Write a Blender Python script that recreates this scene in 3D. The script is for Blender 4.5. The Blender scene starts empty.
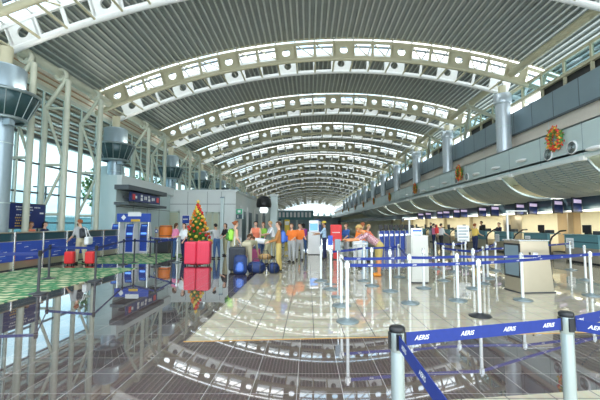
import bpy, bmesh, math, random
import numpy as np
from mathutils import Vector, Matrix
random.seed(7)
SC = bpy.context.scene
COL = SC.collection
PI = math.pi
R_ = math.radians

# ------------------------------------------------------------------ camera
FPX = 345.0
CAMH = 1.5
PITCH = math.atan(24 / FPX)
cam = bpy.data.cameras.new('camera')
cam.sensor_fit = 'HORIZONTAL'
cam.sensor_width = 36.0
cam.lens = FPX * 36.0 / 600.0
cam.shift_x = -8 / 600.0
cam.clip_start = 0.05
cam.clip_end = 600
camo = bpy.data.objects.new('camera', cam)
COL.objects.link(camo)
camo.location = (0, 0, CAMH)
camo.rotation_euler = (PI / 2 + PITCH, 0, 0)
SC.camera = camo

# survey helpers: where a sight line through the photograph meets a plane of the hall
def _ray(u, v):
    a, b = (u - 308) / FPX, (200 - v) / FPX
    return Vector((a, math.cos(PITCH) - b * math.sin(PITCH), math.sin(PITCH) + b * math.cos(PITCH)))
def PZ(u, v, z=0.0):
    r = _ray(u, v); return r * ((z - CAMH) / r.z) + Vector((0, 0, CAMH))
def PX(u, v, x):
    r = _ray(u, v); return r * (x / r.x) + Vector((0, 0, CAMH))
def PY(u, v, y):
    r = _ray(u, v); return r * (y / r.y) + Vector((0, 0, CAMH))

# ------------------------------------------------------------------ materials
M = {}
def mat(key, col, rough=0.5, metal=0.0, var=0.06, scale=6.0, spec=0.5, bump=0.0, coat=0.0):
    m = bpy.data.materials.new(key)
    m.use_nodes = True
    nt = m.node_tree
    b = nt.nodes['Principled BSDF']
    b.inputs['Roughness'].default_value = rough
    b.inputs['Metallic'].default_value = metal
    b.inputs['Specular IOR Level'].default_value = spec
    b.inputs['Coat Weight'].default_value = coat
    tc = nt.nodes.new('ShaderNodeTexCoord')
    n = nt.nodes.new('ShaderNodeTexNoise')
    n.inputs['Scale'].default_value = scale
    n.inputs['Detail'].default_value = 3
    nt.links.new(tc.outputs['Object'], n.inputs['Vector'])
    mx = nt.nodes.new('ShaderNodeMix'); mx.data_type = 'RGBA'
    mx.inputs['A'].default_value = tuple(max(0, c * (1 - var)) for c in col) + (1,)
    mx.inputs['B'].default_value = tuple(min(1, c * (1 + var)) for c in col) + (1,)
    nt.links.new(n.outputs['Fac'], mx.inputs['Factor'])
    nt.links.new(mx.outputs['Result'], b.inputs['Base Color'])
    if bump:
        bp = nt.nodes.new('ShaderNodeBump'); bp.inputs['Strength'].default_value = bump
        bp.inputs['Distance'].default_value = 0.01
        nt.links.new(n.outputs['Fac'], bp.inputs['Height'])
        nt.links.new(bp.outputs['Normal'], b.inputs['Normal'])
    M[key] = m
    return m

def emit(key, col, s):
    m = bpy.data.materials.new(key); m.use_nodes = True
    b = m.node_tree.nodes['Principled BSDF']
    b.inputs['Base Color'].default_value = (*col, 1)
    b.inputs['Emission Color'].default_value = (*col, 1)
    b.inputs['Emission Strength'].default_value = s
    M[key] = m
    return m

def glass(key, tint, gloss=0.12, rough=0.02):
    m = bpy.data.materials.new(key); m.use_nodes = True
    nt = m.node_tree; nt.nodes.clear()
    o = nt.nodes.new('ShaderNodeOutputMaterial')
    t = nt.nodes.new('ShaderNodeBsdfTransparent'); t.inputs['Color'].default_value = (*tint, 1)
    g = nt.nodes.new('ShaderNodeBsdfGlossy'); g.inputs['Roughness'].default_value = rough
    mx = nt.nodes.new('ShaderNodeMixShader'); mx.inputs['Fac'].default_value = gloss
    nt.links.new(t.outputs[0], mx.inputs[1]); nt.links.new(g.outputs[0], mx.inputs[2])
    nt.links.new(mx.outputs[0], o.inputs['Surface'])
    M[key] = m
    return m

def tile(key, c1, c2, grout, w, rough, spec, mortar=0.006, metal=0.0, off=(0, 0), coat=0.0):
    m = bpy.data.materials.new(key); m.use_nodes = True
    nt = m.node_tree; b = nt.nodes['Principled BSDF']
    b.inputs['Specular IOR Level'].default_value = spec
    b.inputs['Metallic'].default_value = metal
    b.inputs['Coat Weight'].default_value = coat
    b.inputs['Coat Roughness'].default_value = 0.02; b.inputs['Coat IOR'].default_value = 1.62
    tc = nt.nodes.new('ShaderNodeTexCoord')
    mp = nt.nodes.new('ShaderNodeMapping'); mp.inputs['Location'].default_value = (off[0], off[1], 0)
    br = nt.nodes.new('ShaderNodeTexBrick')
    br.offset = 0.0; br.squash = 1.0
    br.inputs['Scale'].default_value = 1.0
    br.inputs['Brick Width'].default_value = w
    br.inputs['Row Height'].default_value = w
    br.inputs['Mortar Size'].default_value = mortar
    br.inputs['Mortar Smooth'].default_value = 0.2
    br.inputs['Color1'].default_value = (*c1, 1)
    br.inputs['Color2'].default_value = (*c2, 1)
    br.inputs['Mortar'].default_value = (*grout, 1)
    n = nt.nodes.new('ShaderNodeTexNoise'); n.inputs['Scale'].default_value = 14; n.inputs['Detail'].default_value = 6
    mx = nt.nodes.new('ShaderNodeMix'); mx.data_type = 'RGBA'; mx.blend_type = 'MULTIPLY'
    mx.inputs['Factor'].default_value = 0.35
    nt.links.new(tc.outputs['Object'], mp.inputs['Vector'])
    nt.links.new(mp.outputs[0], br.inputs['Vector'])
    nt.links.new(mp.outputs[0], n.inputs['Vector'])
    nt.links.new(br.outputs['Color'], mx.inputs['A'])
    nt.links.new(n.outputs['Color'], mx.inputs['B'])
    nt.links.new(mx.outputs['Result'], b.inputs['Base Color'])
    rr = nt.nodes.new('ShaderNodeMapRange')
    rr.inputs['To Min'].default_value = rough; rr.inputs['To Max'].default_value = 0.5
    nt.links.new(br.outputs['Fac'], rr.inputs['Value'])
    nt.links.new(rr.outputs[0], b.inputs['Roughness'])
    M[key] = m
    return m

tile('dark_tile', (0.10, 0.072, 0.07), (0.135, 0.10, 0.097), (0.40, 0.38, 0.36), 0.41, 0.03, 1.0, 0.0036, 0.0, (0.1, 0.11), 1.0)
tile('light_tile', (0.53, 0.48, 0.36), (0.60, 0.55, 0.42), (0.07, 0.06, 0.05), 0.41, 0.03, 0.5, 0.0065, 0.0, (0.33, 0.2), 0.3)

def carpet_mat():
    m = bpy.data.materials.new('green_carpet'); m.use_nodes = True
    nt = m.node_tree; b = nt.nodes['Principled BSDF']; b.inputs['Roughness'].default_value = 0.95
    b.inputs['Specular IOR Level'].default_value = 0.1
    tc = nt.nodes.new('ShaderNodeTexCoord')
    br = nt.nodes.new('ShaderNodeTexBrick'); br.offset = 0.5
    br.inputs['Scale'].default_value = 1.0
    br.inputs['Brick Width'].default_value = 0.34; br.inputs['Row Height'].default_value = 0.26
    br.inputs['Mortar Size'].default_value = 0.055; br.inputs['Mortar Smooth'].default_value = 0.6
    br.inputs['Color1'].default_value = (0.70, 0.64, 0.42, 1)
    br.inputs['Color2'].default_value = (0.55, 0.58, 0.36, 1)
    br.inputs['Mortar'].default_value = (0.05, 0.20, 0.09, 1)
    n = nt.nodes.new('ShaderNodeTexNoise'); n.inputs['Scale'].default_value = 5.0; n.inputs['Detail'].default_value = 2
    mp = nt.nodes.new('ShaderNodeMix'); mp.data_type = 'VECTOR'; mp.inputs['Factor'].default_value = 0.12
    nt.links.new(tc.outputs['Object'], n.inputs['Vector'])
    nt.links.new(tc.outputs['Object'], mp.inputs['A'])
    nt.links.new(n.outputs['Color'], mp.inputs['B'])
    nt.links.new(mp.outputs['Result'], br.inputs['Vector'])
    vo = nt.nodes.new('ShaderNodeTexVoronoi'); vo.inputs['Scale'].default_value = 4.2
    nt.links.new(tc.outputs['Object'], vo.inputs['Vector'])
    mr = nt.nodes.new('ShaderNodeMapRange'); mr.inputs['From Min'].default_value = 0.42; mr.inputs['From Max'].default_value = 0.72
    nt.links.new(vo.outputs['Distance'], mr.inputs['Value'])
    mx = nt.nodes.new('ShaderNodeMix'); mx.data_type = 'RGBA'
    mx.inputs['B'].default_value = (0.09, 0.28, 0.13, 1)
    nt.links.new(mr.outputs[0], mx.inputs['Factor'])
    nt.links.new(br.outputs['Color'], mx.inputs['A'])
    nt.links.new(mx.outputs['Result'], b.inputs['Base Color'])
    M['green_carpet'] = m
carpet_mat()

def shirt_check():
    m = bpy.data.materials.new('checked_shirt'); m.use_nodes = True
    nt = m.node_tree; b = nt.nodes['Principled BSDF']; b.inputs['Roughness'].default_value = 0.9
    tc = nt.nodes.new('ShaderNodeTexCoord')
    ck = nt.nodes.new('ShaderNodeTexChecker'); ck.inputs['Scale'].default_value = 22
    ck.inputs['Color1'].default_value = (0.72, 0.50, 0.50, 1); ck.inputs['Color2'].default_value = (0.42, 0.16, 0.22, 1)
    nt.links.new(tc.outputs['Object'], ck.inputs['Vector'])
    nt.links.new(ck.outputs['Color'], b.inputs['Base Color'])
    M['checked_shirt'] = m
shirt_check()

mat('cream_and_shaded_paint', (0.54, 0.50, 0.34), 0.45)
mat('tube_cream', (0.54, 0.56, 0.45), 0.42)
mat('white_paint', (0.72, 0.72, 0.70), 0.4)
mat('deck_pan_shaded', (0.33, 0.36, 0.35), 0.45, 0.2, 0.15, 2.0)
mat('deck_rib_lit', (0.60, 0.63, 0.60), 0.5, 0.1, 0.1, 2.0)
mat('column_metal', (0.36, 0.45, 0.50), 0.32, 0.4)
mat('column_silver', (0.58, 0.64, 0.68), 0.32, 0.45)
mat('bowl_teal', (0.035, 0.075, 0.08), 0.2, 0.2)
mat('bowl_rib', (0.30, 0.36, 0.36), 0.35, 0.6)
mat('panel_grey', (0.60, 0.71, 0.70), 0.42, 0.25, 0.05, 1.5)
mat('panel_light', (0.72, 0.77, 0.75), 0.5, 0.1, 0.05, 1.5)
mat('panel_blue', (0.25, 0.33, 0.37), 0.38, 0.3, 0.08, 1.5)
mat('pink_stone', (0.78, 0.68, 0.58), 0.7)
mat('joint_dark', (0.10, 0.12, 0.13), 0.6)
mat('mullion_cream', (0.66, 0.70, 0.60), 0.45)
mat('transom_dark', (0.10, 0.12, 0.12), 0.5)
mat('eave_brown', (0.58, 0.38, 0.24), 0.7, 0, 0.2, 3)
mat('eave_cream', (0.88, 0.83, 0.70), 0.7)
mat('brass', (0.62, 0.36, 0.12), 0.35, 0.7)
mat('black', (0.015, 0.016, 0.018), 0.35)
mat('rubber', (0.03, 0.03, 0.03), 0.7)
mat('charcoal', (0.05, 0.055, 0.06), 0.4)
mat('steel', (0.72, 0.74, 0.74), 0.22, 0.85)
mat('pole_white', (0.80, 0.83, 0.82), 0.28, 0.3)
mat('pole_steel', (0.50, 0.58, 0.57), 0.25, 0.6)
mat('base_grey', (0.22, 0.27, 0.28), 0.3, 0.4)
mat('belt_blue', (0.012, 0.035, 0.24), 0.6, 0, 0.15, 30)
mat('belt_navy', (0.015, 0.03, 0.16), 0.6, 0, 0.15, 30)
mat('white', (0.85, 0.86, 0.86), 0.5)
mat('paper', (0.86, 0.88, 0.90), 0.7)
mat('blue', (0.03, 0.08, 0.42), 0.4)
mat('blue_mid', (0.06, 0.16, 0.55), 0.35)
mat('navy', (0.015, 0.03, 0.15), 0.4)
mat('teal_dark', (0.02, 0.07, 0.09), 0.3)
mat('teal_grey', (0.10, 0.24, 0.27), 0.4)
mat('fascia_dark', (0.03, 0.06, 0.075), 0.35)
mat('beige_wall', (0.80, 0.74, 0.54), 0.7)
mat('brown_wall', (0.45, 0.33, 0.18), 0.6)
mat('metal_beige', (0.50, 0.45, 0.34), 0.28, 0.65)
mat('screen_grey', (0.20, 0.27, 0.31), 0.2)
mat('red', (0.75, 0.04, 0.04), 0.4)
mat('coral_red', (0.80, 0.05, 0.10), 0.35)
mat('orange', (0.85, 0.22, 0.03), 0.5)
mat('gold', (0.85, 0.55, 0.08), 0.35, 0.3)
mat('yellow', (0.85, 0.65, 0.08), 0.5)
mat('leaf', (0.08, 0.26, 0.05), 0.7, 0, 0.35, 20)
mat('leaf_olive', (0.28, 0.32, 0.05), 0.7, 0, 0.3, 20)
mat('bark', (0.20, 0.12, 0.06), 0.9)
mat('blind', (0.52, 0.54, 0.38), 0.6)
mat('frame_green', (0.50, 0.58, 0.48), 0.45)
mat('green_sign', (0.05, 0.45, 0.22), 0.4)
mat('apron', (0.74, 0.74, 0.72), 0.9, 0, 0.15, 0.3)
mat('teal_glass', (0.16, 0.34, 0.36), 0.25)
mat('lime', (0.35, 0.75, 0.08), 0.6)
mat('cabinet_white', (0.60, 0.60, 0.54), 0.4)
mat('bag_blue', (0.018, 0.04, 0.14), 0.7, 0, 0.3, 20)
mat('bag_black', (0.03, 0.035, 0.045), 0.6)
mat('bag_pattern', (0.35, 0.06, 0.16), 0.7, 0, 0.5, 18)
mat('bag_tan', (0.45, 0.28, 0.12), 0.8)
mat('mouth', (0.35, 0.08, 0.06), 0.6)
for k, c in dict(skin=(0.70, 0.42, 0.29), skin_orange=(0.72, 0.30, 0.12), skin_tan=(0.52, 0.28, 0.16), hair_brown=(0.10, 0.045, 0.02), hair_black=(0.012, 0.01, 0.01),
                 hair_blond=(0.55, 0.35, 0.12), hair_auburn=(0.30, 0.09, 0.03), cloth_white=(0.82, 0.83, 0.83), cloth_pink=(0.85, 0.25, 0.42),
                 cloth_coral=(0.82, 0.22, 0.12), cloth_orange=(0.85, 0.20, 0.03), cloth_green=(0.30, 0.60, 0.08), cloth_khaki=(0.40, 0.38, 0.24),
                 cloth_sand=(0.52, 0.47, 0.32), cloth_jeans=(0.05, 0.11, 0.24), cloth_navy=(0.02, 0.03, 0.09), cloth_black=(0.02, 0.02, 0.022),
                 cloth_brown=(0.42, 0.18, 0.05), cloth_mustard=(0.55, 0.42, 0.14), cloth_purple=(0.28, 0.05, 0.24), cloth_sky=(0.42, 0.62, 0.80),
                 cloth_grey=(0.42, 0.43, 0.43), cloth_yellow=(0.88, 0.62, 0.14), cloth_blue=(0.05, 0.14, 0.45), shoe_dark=(0.04, 0.035, 0.03),
                 shoe_white=(0.7, 0.7, 0.68), shoe_orange=(0.8, 0.3, 0.04)).items():
    mat(k, c, 0.55 if k.startswith('skin') else 0.85, 0, 0.1, 15)
glass('window_glass', (0.60, 0.71, 0.74), 0.07)
glass('skylight_glass', (0.93, 0.96, 0.96), 0.05)
glass('far_glass', (0.95, 0.98, 0.98), 0.05)
emit('lamp_white', (1.0, 0.95, 0.82), 6.0)
emit('screen_purple', (0.55, 0.46, 0.66), 0.4)
emit('screen_blue', (0.12, 0.30, 0.75), 0.8)
emit('sign_lit', (0.80, 0.88, 0.92), 0.8)

# ------------------------------------------------------------------ mesh builder
class MB:
    def __init__(s):
        s.v = []; s.f = []; s.m = []; s.mats = []; s.sm = []
    def mi(s, k):
        if k not in s.mats: s.mats.append(k)
        return s.mats.index(k)
    def add(s, vs, fs, k, smooth=False, mx=None):
        o = len(s.v); i = s.mi(k)
        s.v += [tuple(mx @ Vector(p)) if mx else tuple(p) for p in vs]
        for f in fs:
            s.f.append([o + a for a in f]); s.m.append(i); s.sm.append(smooth)
        return s
    def box(s, x0, x1, y0, y1, z0, z1, k, mx=None):
        vs = [(x, y, z) for z in (z0, z1) for y in (y0, y1) for x in (x0, x1)]
        return s.add(vs, [(0, 2, 3, 1), (4, 5, 7, 6), (0, 1, 5, 4), (2, 6, 7, 3), (0, 4, 6, 2), (1, 3, 7, 5)], k, False, mx)
    def cbox(s, c, d, k, mx=None):
        return s.box(c[0] - d[0] / 2, c[0] + d[0] / 2, c[1] - d[1] / 2, c[1] + d[1] / 2, c[2] - d[2] / 2, c[2] + d[2] / 2, k, mx)
    def rbox(s, x0, x1, y0, y1, z0, z1, r, k, mx=None, seg=2):
        bm = bmesh.new()
        bmesh.ops.create_cube(bm, size=1)
        for v in bm.verts:
            v.co = Vector(((x0 + x1) / 2 + v.co.x * (x1 - x0), (y0 + y1) / 2 + v.co.y * (y1 - y0), (z0 + z1) / 2 + v.co.z * (z1 - z0)))
        bmesh.ops.bevel(bm, geom=bm.edges[:], offset=r, segments=seg, affect='EDGES', profile=0.5)
        bm.verts.index_update()
        s.add([v.co.copy() for v in bm.verts], [[v.index for v in f.verts] for f in bm.faces], k, False, mx)
        bm.free(); return s
    def bm(s, bm, k, smooth=True, mx=None):
        bm.verts.index_update()
        s.add([v.co.copy() for v in bm.verts], [[v.index for v in f.verts] for f in bm.faces], k, smooth, mx)
        bm.free(); return s
    def sphere(s, c, r, k, u=10, v=6, sc=(1, 1, 1), mx=None):
        bm = bmesh.new(); bmesh.ops.create_uvsphere(bm, u_segments=u, v_segments=v, radius=r)
        for q in bm.verts: q.co = Vector((q.co.x * sc[0] + c[0], q.co.y * sc[1] + c[1], q.co.z * sc[2] + c[2]))
        return s.bm(bm, k, True, mx)
    def tube(s, pts, r, k, n=8, caps=True, mx=None, r2=None):
        P = [Vector(p) for p in pts]; N = len(P)
        rs = [r if r2 is None else r + (r2 - r) * i / (N - 1) for i in range(N)]
        vs = []; up = None
        for i, p in enumerate(P):
            d = (P[min(i + 1, N - 1)] - P[max(i - 1, 0)]).normalized()
            if up is None:
                up = Vector((0, 0, 1)) if abs(d.z) < 0.9 else Vector((0, 1, 0))
            a = d.cross(up).normalized(); b = a.cross(d).normalized(); up = b
            for j in range(n):
                t = 2 * PI * j / n
                vs.append(p + (a * math.cos(t) + b * math.sin(t)) * rs[i])
        fs = [(i * n + j, i * n + (j + 1) % n, (i + 1) * n + (j + 1) % n, (i + 1) * n + j) for i in range(N - 1) for j in range(n)]
        s.add(vs, fs, k, True, mx)
        if caps:
            s.add(vs[:n], [tuple(range(n))[::-1]], k, False, mx); s.add(vs[-n:], [tuple(range(n))], k, False, mx)
        return s
    def lathe(s, prof, k, n=16, c=(0, 0, 0), mx=None, smooth=True):
        vs = []
        for (r, z) in prof:
            for j in range(n):
                t = 2 * PI * j / n
                vs.append((c[0] + r * math.cos(t), c[1] + r * math.sin(t), c[2] + z))
        fs = [(i * n + j, i * n + (j + 1) % n, (i + 1) * n + (j + 1) % n, (i + 1) * n + j) for i in range(len(prof) - 1) for j in range(n)]
        return s.add(vs, fs, k, smooth, mx)
    def prism(s, poly, axis, a0, a1, k, mx=None):
        # poly in the two other axes (order x,y,z without the axis)
        def P(p, a):
            return {'x': (a, p[0], p[1]), 'y': (p[0], a, p[1]), 'z': (p[0], p[1], a)}[axis]
        n = len(poly); vs = [P(p, a0) for p in poly] + [P(p, a1) for p in poly]
        fs = [tuple(range(n))[::-1], tuple(range(n, 2 * n))] + [(i, (i + 1) % n, n + (i + 1) % n, n + i) for i in range(n)]
        return s.add(vs, fs, k, False, mx)
    def build(s, name, parent=None, loc=None, mesh_only=False):
        me = bpy.data.meshes.new(name)
        me.from_pydata([tuple(p) for p in s.v], [], s.f)
        for k in s.mats: me.materials.append(M[k])
        me.polygons.foreach_set('material_index', s.m)
        me.polygons.foreach_set('use_smooth', s.sm)
        me.update()
        bm = bmesh.new(); bm.from_mesh(me)
        bmesh.ops.recalc_face_normals(bm, faces=bm.faces[:])
        bm.to_mesh(me); bm.free()
        if mesh_only: return me
        o = bpy.data.objects.new(name, me); COL.objects.link(o)
        if parent: o.parent = parent
        if loc: o.location = loc
        return o

def hull(spheres, u=8, v=6):
    bm = bmesh.new()
    for c, r in spheres:
        t = bmesh.ops.create_uvsphere(bm, u_segments=u, v_segments=v, radius=r)
        for q in t['verts']: q.co += Vector(c)
    res = bmesh.ops.convex_hull(bm, input=bm.verts[:])
    dead = [g for g in res['geom_interior'] if isinstance(g, bmesh.types.BMVert)]
    bmesh.ops.delete(bm, geom=dead, context='VERTS')
    loose = [q for q in bm.verts if not q.link_faces]
    if loose: bmesh.ops.delete(bm, geom=loose, context='VERTS')
    return bm

def tag(o, label=None, cat=None, group=None, kind=None):
    if label: o['label'] = label
    if cat: o['category'] = cat
    if group: o['group'] = group
    if kind: o['kind'] = kind
    return o
def thing(name, label, cat, loc=(0, 0, 0), rz=0.0, group=None, kind=None):
    o = bpy.data.objects.new(name, None); COL.objects.link(o)
    o.empty_display_size = 0.1
    o.location = loc; o.rotation_euler = (0, 0, rz)
    return tag(o, label, cat, group, kind)
KIDS = {}
def copy_tree(o, parent=None):
    c = o.copy(); COL.objects.link(c)
    if parent: c.parent = parent
    for ch in o.children: copy_tree(ch, c)
    return c
def struct(o, label, cat): return tag(o, label, cat, None, 'structure')
ORD = ['first', 'second', 'third', 'fourth', 'fifth', 'sixth', 'seventh', 'eighth', 'ninth', 'tenth', 'eleventh', 'twelfth', 'thirteenth',
       'fourteenth', 'fifteenth', 'sixteenth', 'seventeenth', 'eighteenth', 'nineteenth', 'twentieth']

# ------------------------------------------------------------------ hall geometry
S, D1 = 7.75, 19.0
def DY(k): return D1 + S * (k - 1)
NT = 19                                   # roof arches
ACX, ACZ, AR = 2.25, -21.4, 31.87         # arch circle of the lower chords
BAND = 0.98
DPH = 1.05 / (AR + 0.5)
PH0 = math.asin((1.95 - ACX) / (AR + 0.5))
def A(ph, r, y=0.0): return (ACX + math.sin(ph) * r, y, ACZ + math.cos(ph) * r)
KL, KR = -12, 9
PHL = PH0 + (KL - 0.5) * DPH - 0.028
PHR = PH0 + (KR + 0.5) * DPH + 0.062
END_Y = DY(NT - 1) + 3
XWR = 14.6

# ---- floor
b = MB(); b.box(-11.95, XWR, -3, END_Y, -0.25, 0, 'dark_tile')
struct(b.build('floor'), 'dark polished tile floor of the hall', 'floor')
pl0 = PZ(185, 341.5); pr0 = PZ(600, 332)
sl = (pr0.y - pl0.y) / (pr0.x - pl0.x)
yl = lambda x: pl0.y + sl * (x - pl0.x)
b = MB(); b.prism([(pl0.x, pl0.y), (XWR - 0.02, yl(XWR)), (XWR - 0.02, END_Y - 8), (pl0.x, END_Y - 8)], 'z', -0.1, 0.003, 'light_tile')
struct(b.build('floor'), 'pale beige tile floor inlay under the queue barriers', 'floor')
q0, q1 = PZ(478, 400.5), PZ(600, 389.5)
b = MB(); b.prism([(q0.x - 1.2, q0.y - 0.12), (q1.x + 2, q1.y + 0.25), (q1.x + 2, -1), (q0.x - 1.2, -1)], 'z', -0.1, 0.003, 'light_tile')
struct(b.build('floor'), 'pale beige tile strip at the near right corner', 'floor')
b = MB()
b.prism([(pl0.x - 0.015, pl0.y - 0.015), (XWR, yl(XWR) - 0.015), (XWR, yl(XWR)), (pl0.x - 0.015, pl0.y)], 'z', -0.05, 0.005, 'brass')
struct(b.build('trim_1'), 'thin copper coloured edge strip along the pale tile', 'trim')
cx1 = -5.78
b = MB(); b.box(-9.35, cx1, 1.5, 11.9, -0.02, 0.012, 'green_carpet')
tag(b.build('carpet'), 'green and cream patterned carpet in front of the left counters', 'carpet', None, 'structure')
b = MB(); b.box(-9.35, cx1, 13.25, 17.6, -0.02, 0.012, 'green_carpet')
tag(b.build('carpet'), 'green and cream patterned carpet before the blue kiosks', 'carpet', None, 'structure')

# ---- ceiling: ribbed metal deck, one bay between two roof arches
def deck(y0, y1, ph0, ph1, r, key):
    mb = MB(); n = int((ph1 - ph0) * r / 0.29)
    prof = []
    for i in range(n):
        a0 = ph0 + (ph1 - ph0) * i / n; w = (ph1 - ph0) / n
        prof += [(a0, r), (a0 + w * 0.58, r), (a0 + w * 0.66, r - 0.09), (a0 + w * 0.92, r - 0.09)]
    prof.append((ph1, r))
    vs = [A(p, q, y) for y in (y0, y1) for p, q in prof]
    N = len(prof)
    mb.add(vs, [(i, i + 1, N + i + 1, N + i) for i in range(N - 1)], key)
    rb = mb.mi('deck_rib_lit'); mb.m = [rb if i % 4 == 2 else c for i, c in enumerate(mb.m)]  # lighter ribs and darker pans put the flutes' shade into the colour
    return mb
def bay(k, tubes=True):
    y0, y1 = DY(k) + 0.82, DY(k + 1) - 0.94
    o = deck(y0 - DY(k), y1 - DY(k), PHL - 0.038, PHR, AR + BAND + 0.16, 'deck_pan_shaded').build('ceiling', None, (0, DY(k), 0))
    struct(o, 'ribbed metal roof deck bay behind the %s roof arch' % ORD[k] if k >= 0 else 'ribbed metal roof deck bay above the camera', 'ceiling')
    b = MB()
    b.tube([(-10.68, 0.8, 7.95), (-10.68, S - 0.8, 7.95)], 0.2, 'tube_cream', 12)
    b.build('roof_tube', o)
    b = MB()
    b.tube([(11.0, 0.8, 9.62), (11.0, S - 0.8, 9.62)], 0.2, 'cream_and_shaded_paint', 12)
    b.build('roof_tube', o)
    return o
for k in range(-1, NT - 1): bay(k)

# ---- roof arches: twin lattice arch with a glazed strip between
def plate(mb, k, y, key, th=0.07, hole=0.21):
    ph = PH0 + k * DPH
    mx = Matrix.Translation(Vector(A(ph, AR + BAND / 2, y))) @ Matrix.Rotation(ph, 4, 'Y')
    w, h, n = 0.525, BAND / 2 - 0.02, 20
    ring = [(hole * math.cos(2 * PI * (j + .5) / n), hole * math.sin(2 * PI * (j + .5) / n)) for j in range(n)]
    out = []
    for (x, z) in ring:
        t = min(w / abs(x) if x else 9e9, h / abs(z) if z else 9e9); out.append((x * t, z * t))
    # snap the nearest rim points to the four corners
    for cx_, cz_ in ((w, h), (-w, h), (-w, -h), (w, -h)):
        i = min(range(n), key=lambda q: (out[q][0] - cx_) ** 2 + (out[q][1] - cz_) ** 2); out[i] = (cx_, cz_)
    vs = [(x, -th / 2, z) for x, z in ring] + [(x, -th / 2, z) for x, z in out] + [(x, th / 2, z) for x, z in ring] + [(x, th / 2, z) for x, z in out]
    fs = []
    for j in range(n):
        q = (j + 1) % n
        fs += [(j, q, n + q, n + j), (2 * n + j, 3 * n + j, 3 * n + q, 2 * n + q), (j, 2 * n + j, 2 * n + q, q), (n + j, n + q, 3 * n + q, 3 * n + j)]
    mb.add(vs, fs, key, False, mx)
def arc(r, y, n=60, a=None, c=None):
    a = PHL if a is None else a; c = PHR if c is None else c
    return [A(a + (c - a) * i / n, r, y) for i in range(n + 1)]
def arcband(mb, r0, r1, y0, y1, key, n=60, a=None, c=None):
    a = PHL if a is None else a; c = PHR if c is None else c
    vs = []
    for i in range(n + 1):
        p = a + (c - a) * i / n
        vs += [A(p, r0, y0), A(p, r1, y0), A(p, r1, y1), A(p, r0, y1)]
    fs = []
    for i in range(n):
        o = 4 * i
        for e in range(4): fs.append((o + e, o + (e + 1) % 4, o + 4 + (e + 1) % 4, o + 4 + e))
    fs += [(0, 1, 2, 3), (4 * n + 3, 4 * n + 2, 4 * n + 1, 4 * n)]
    mb.add(vs, fs, key)
def post(mb, ph, y, key, w=0.14, d=0.07):
    mx = Matrix.Translation(Vector(A(ph, AR + BAND / 2, y))) @ Matrix.Rotation(ph, 4, 'Y')
    mb.cbox((0, 0, 0), (w, d, BAND), key, mx)
def make_truss(detail):
    t = thing('roof_arch', 'x', 'roof arch', (0, 0, 0), 0, 'arched roof trusses')
    seg = 60 if detail else 30
    for y, key, side in ((-0.8, 'cream_and_shaded_paint', 'front'), (0.8, 'white_paint', 'back')):  # one off-white paint: shade is put into the front arch's colour
        ks = range(KL, KR + 1)
        edges = [k - 0.5 for k in range(KL, KR + 2)] + [KR + 1.5]
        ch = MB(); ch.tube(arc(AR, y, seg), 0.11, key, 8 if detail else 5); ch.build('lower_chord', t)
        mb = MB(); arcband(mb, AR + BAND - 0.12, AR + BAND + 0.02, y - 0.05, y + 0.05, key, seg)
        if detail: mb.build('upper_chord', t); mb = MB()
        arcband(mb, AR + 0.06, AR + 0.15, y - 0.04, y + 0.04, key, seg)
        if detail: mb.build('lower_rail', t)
        for k in ks:
            if k % 3 == 0:
                if detail: mb = MB()
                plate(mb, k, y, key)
                if detail: mb.build('round_hole_panel', t)
        for e in edges:
            if detail: mb = MB()
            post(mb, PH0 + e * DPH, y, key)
            if detail: mb.build('lattice_post', t)
        for k in range(KL, KR + 2):
            if side == 'back': break
            if detail: mb = MB()
            mb.tube([A(PH0 + (k - .5) * DPH, AR, -0.8), A(PH0 + (k - .5) * DPH, AR, 0.8)], 0.05, 'cream_and_shaded_paint', 6, False)
            if detail:
                mb.build('cross_tie', t)
                if k % 3:
                    mb = MB(); mb.tube([A(PH0 + (k - .5) * DPH, AR + BAND, -0.75), A(PH0 + (k + .5) * DPH, AR + BAND - .05, 0.75)], 0.035, 'cream_and_shaded_paint', 5, False); mb.build('diagonal_tie', t)
        if not detail: mb.build('lattice', t)
    r = AR + BAND + 0.12
    mb = MB(); n = 60
    vs = [A(PHL + (PHR - PHL) * i / n, r, y) for y in (-0.94, 0.82) for i in range(n + 1)]
    mb.add(vs, [(i, i + 1, n + 2 + i, n + 1 + i) for i in range(n)], 'skylight_glass')
    mb.build('skylight_glazing', t)
    mb = MB()
    for k in range(KL, KR + 3):
        mx = Matrix.Translation(Vector(A(PH0 + (k - .5) * DPH, r, -0.09))) @ Matrix.Rotation(PH0 + (k - .5) * DPH, 4, 'Y')
        mb.cbox((0, 0, 0), (0.07, 1.82, 0.1), 'white_paint', mx)
    for y in (-0.94, 0.0, 0.82):
        arcband(mb, r - 0.05, r + 0.05, y - 0.03, y + 0.03, ('cream_and_shaded_paint', 'transom_dark', 'white_paint')[int(y > -.5) + int(y > .5)], 40)
    mb.build('skylight_frame', t)
    return t
TD, TS = make_truss(True), make_truss(False)
first = True
for k in range(NT):
    src = TD if k <= 5 else TS
    o = src if k in (0, 6) else copy_tree(src)
    o.location = (0, DY(k), 0)
    o['label'] = ('off-white twin roof arch overhead, front coloured as in shade, cut by the top edge' if k == 0 else
                  'complete twin roof arch nearest the camera, with windows and round holes' if k == 1 else
                  'twin roof arch with round hole panels, %s from the camera along the hall' % ORD[k])

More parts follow.
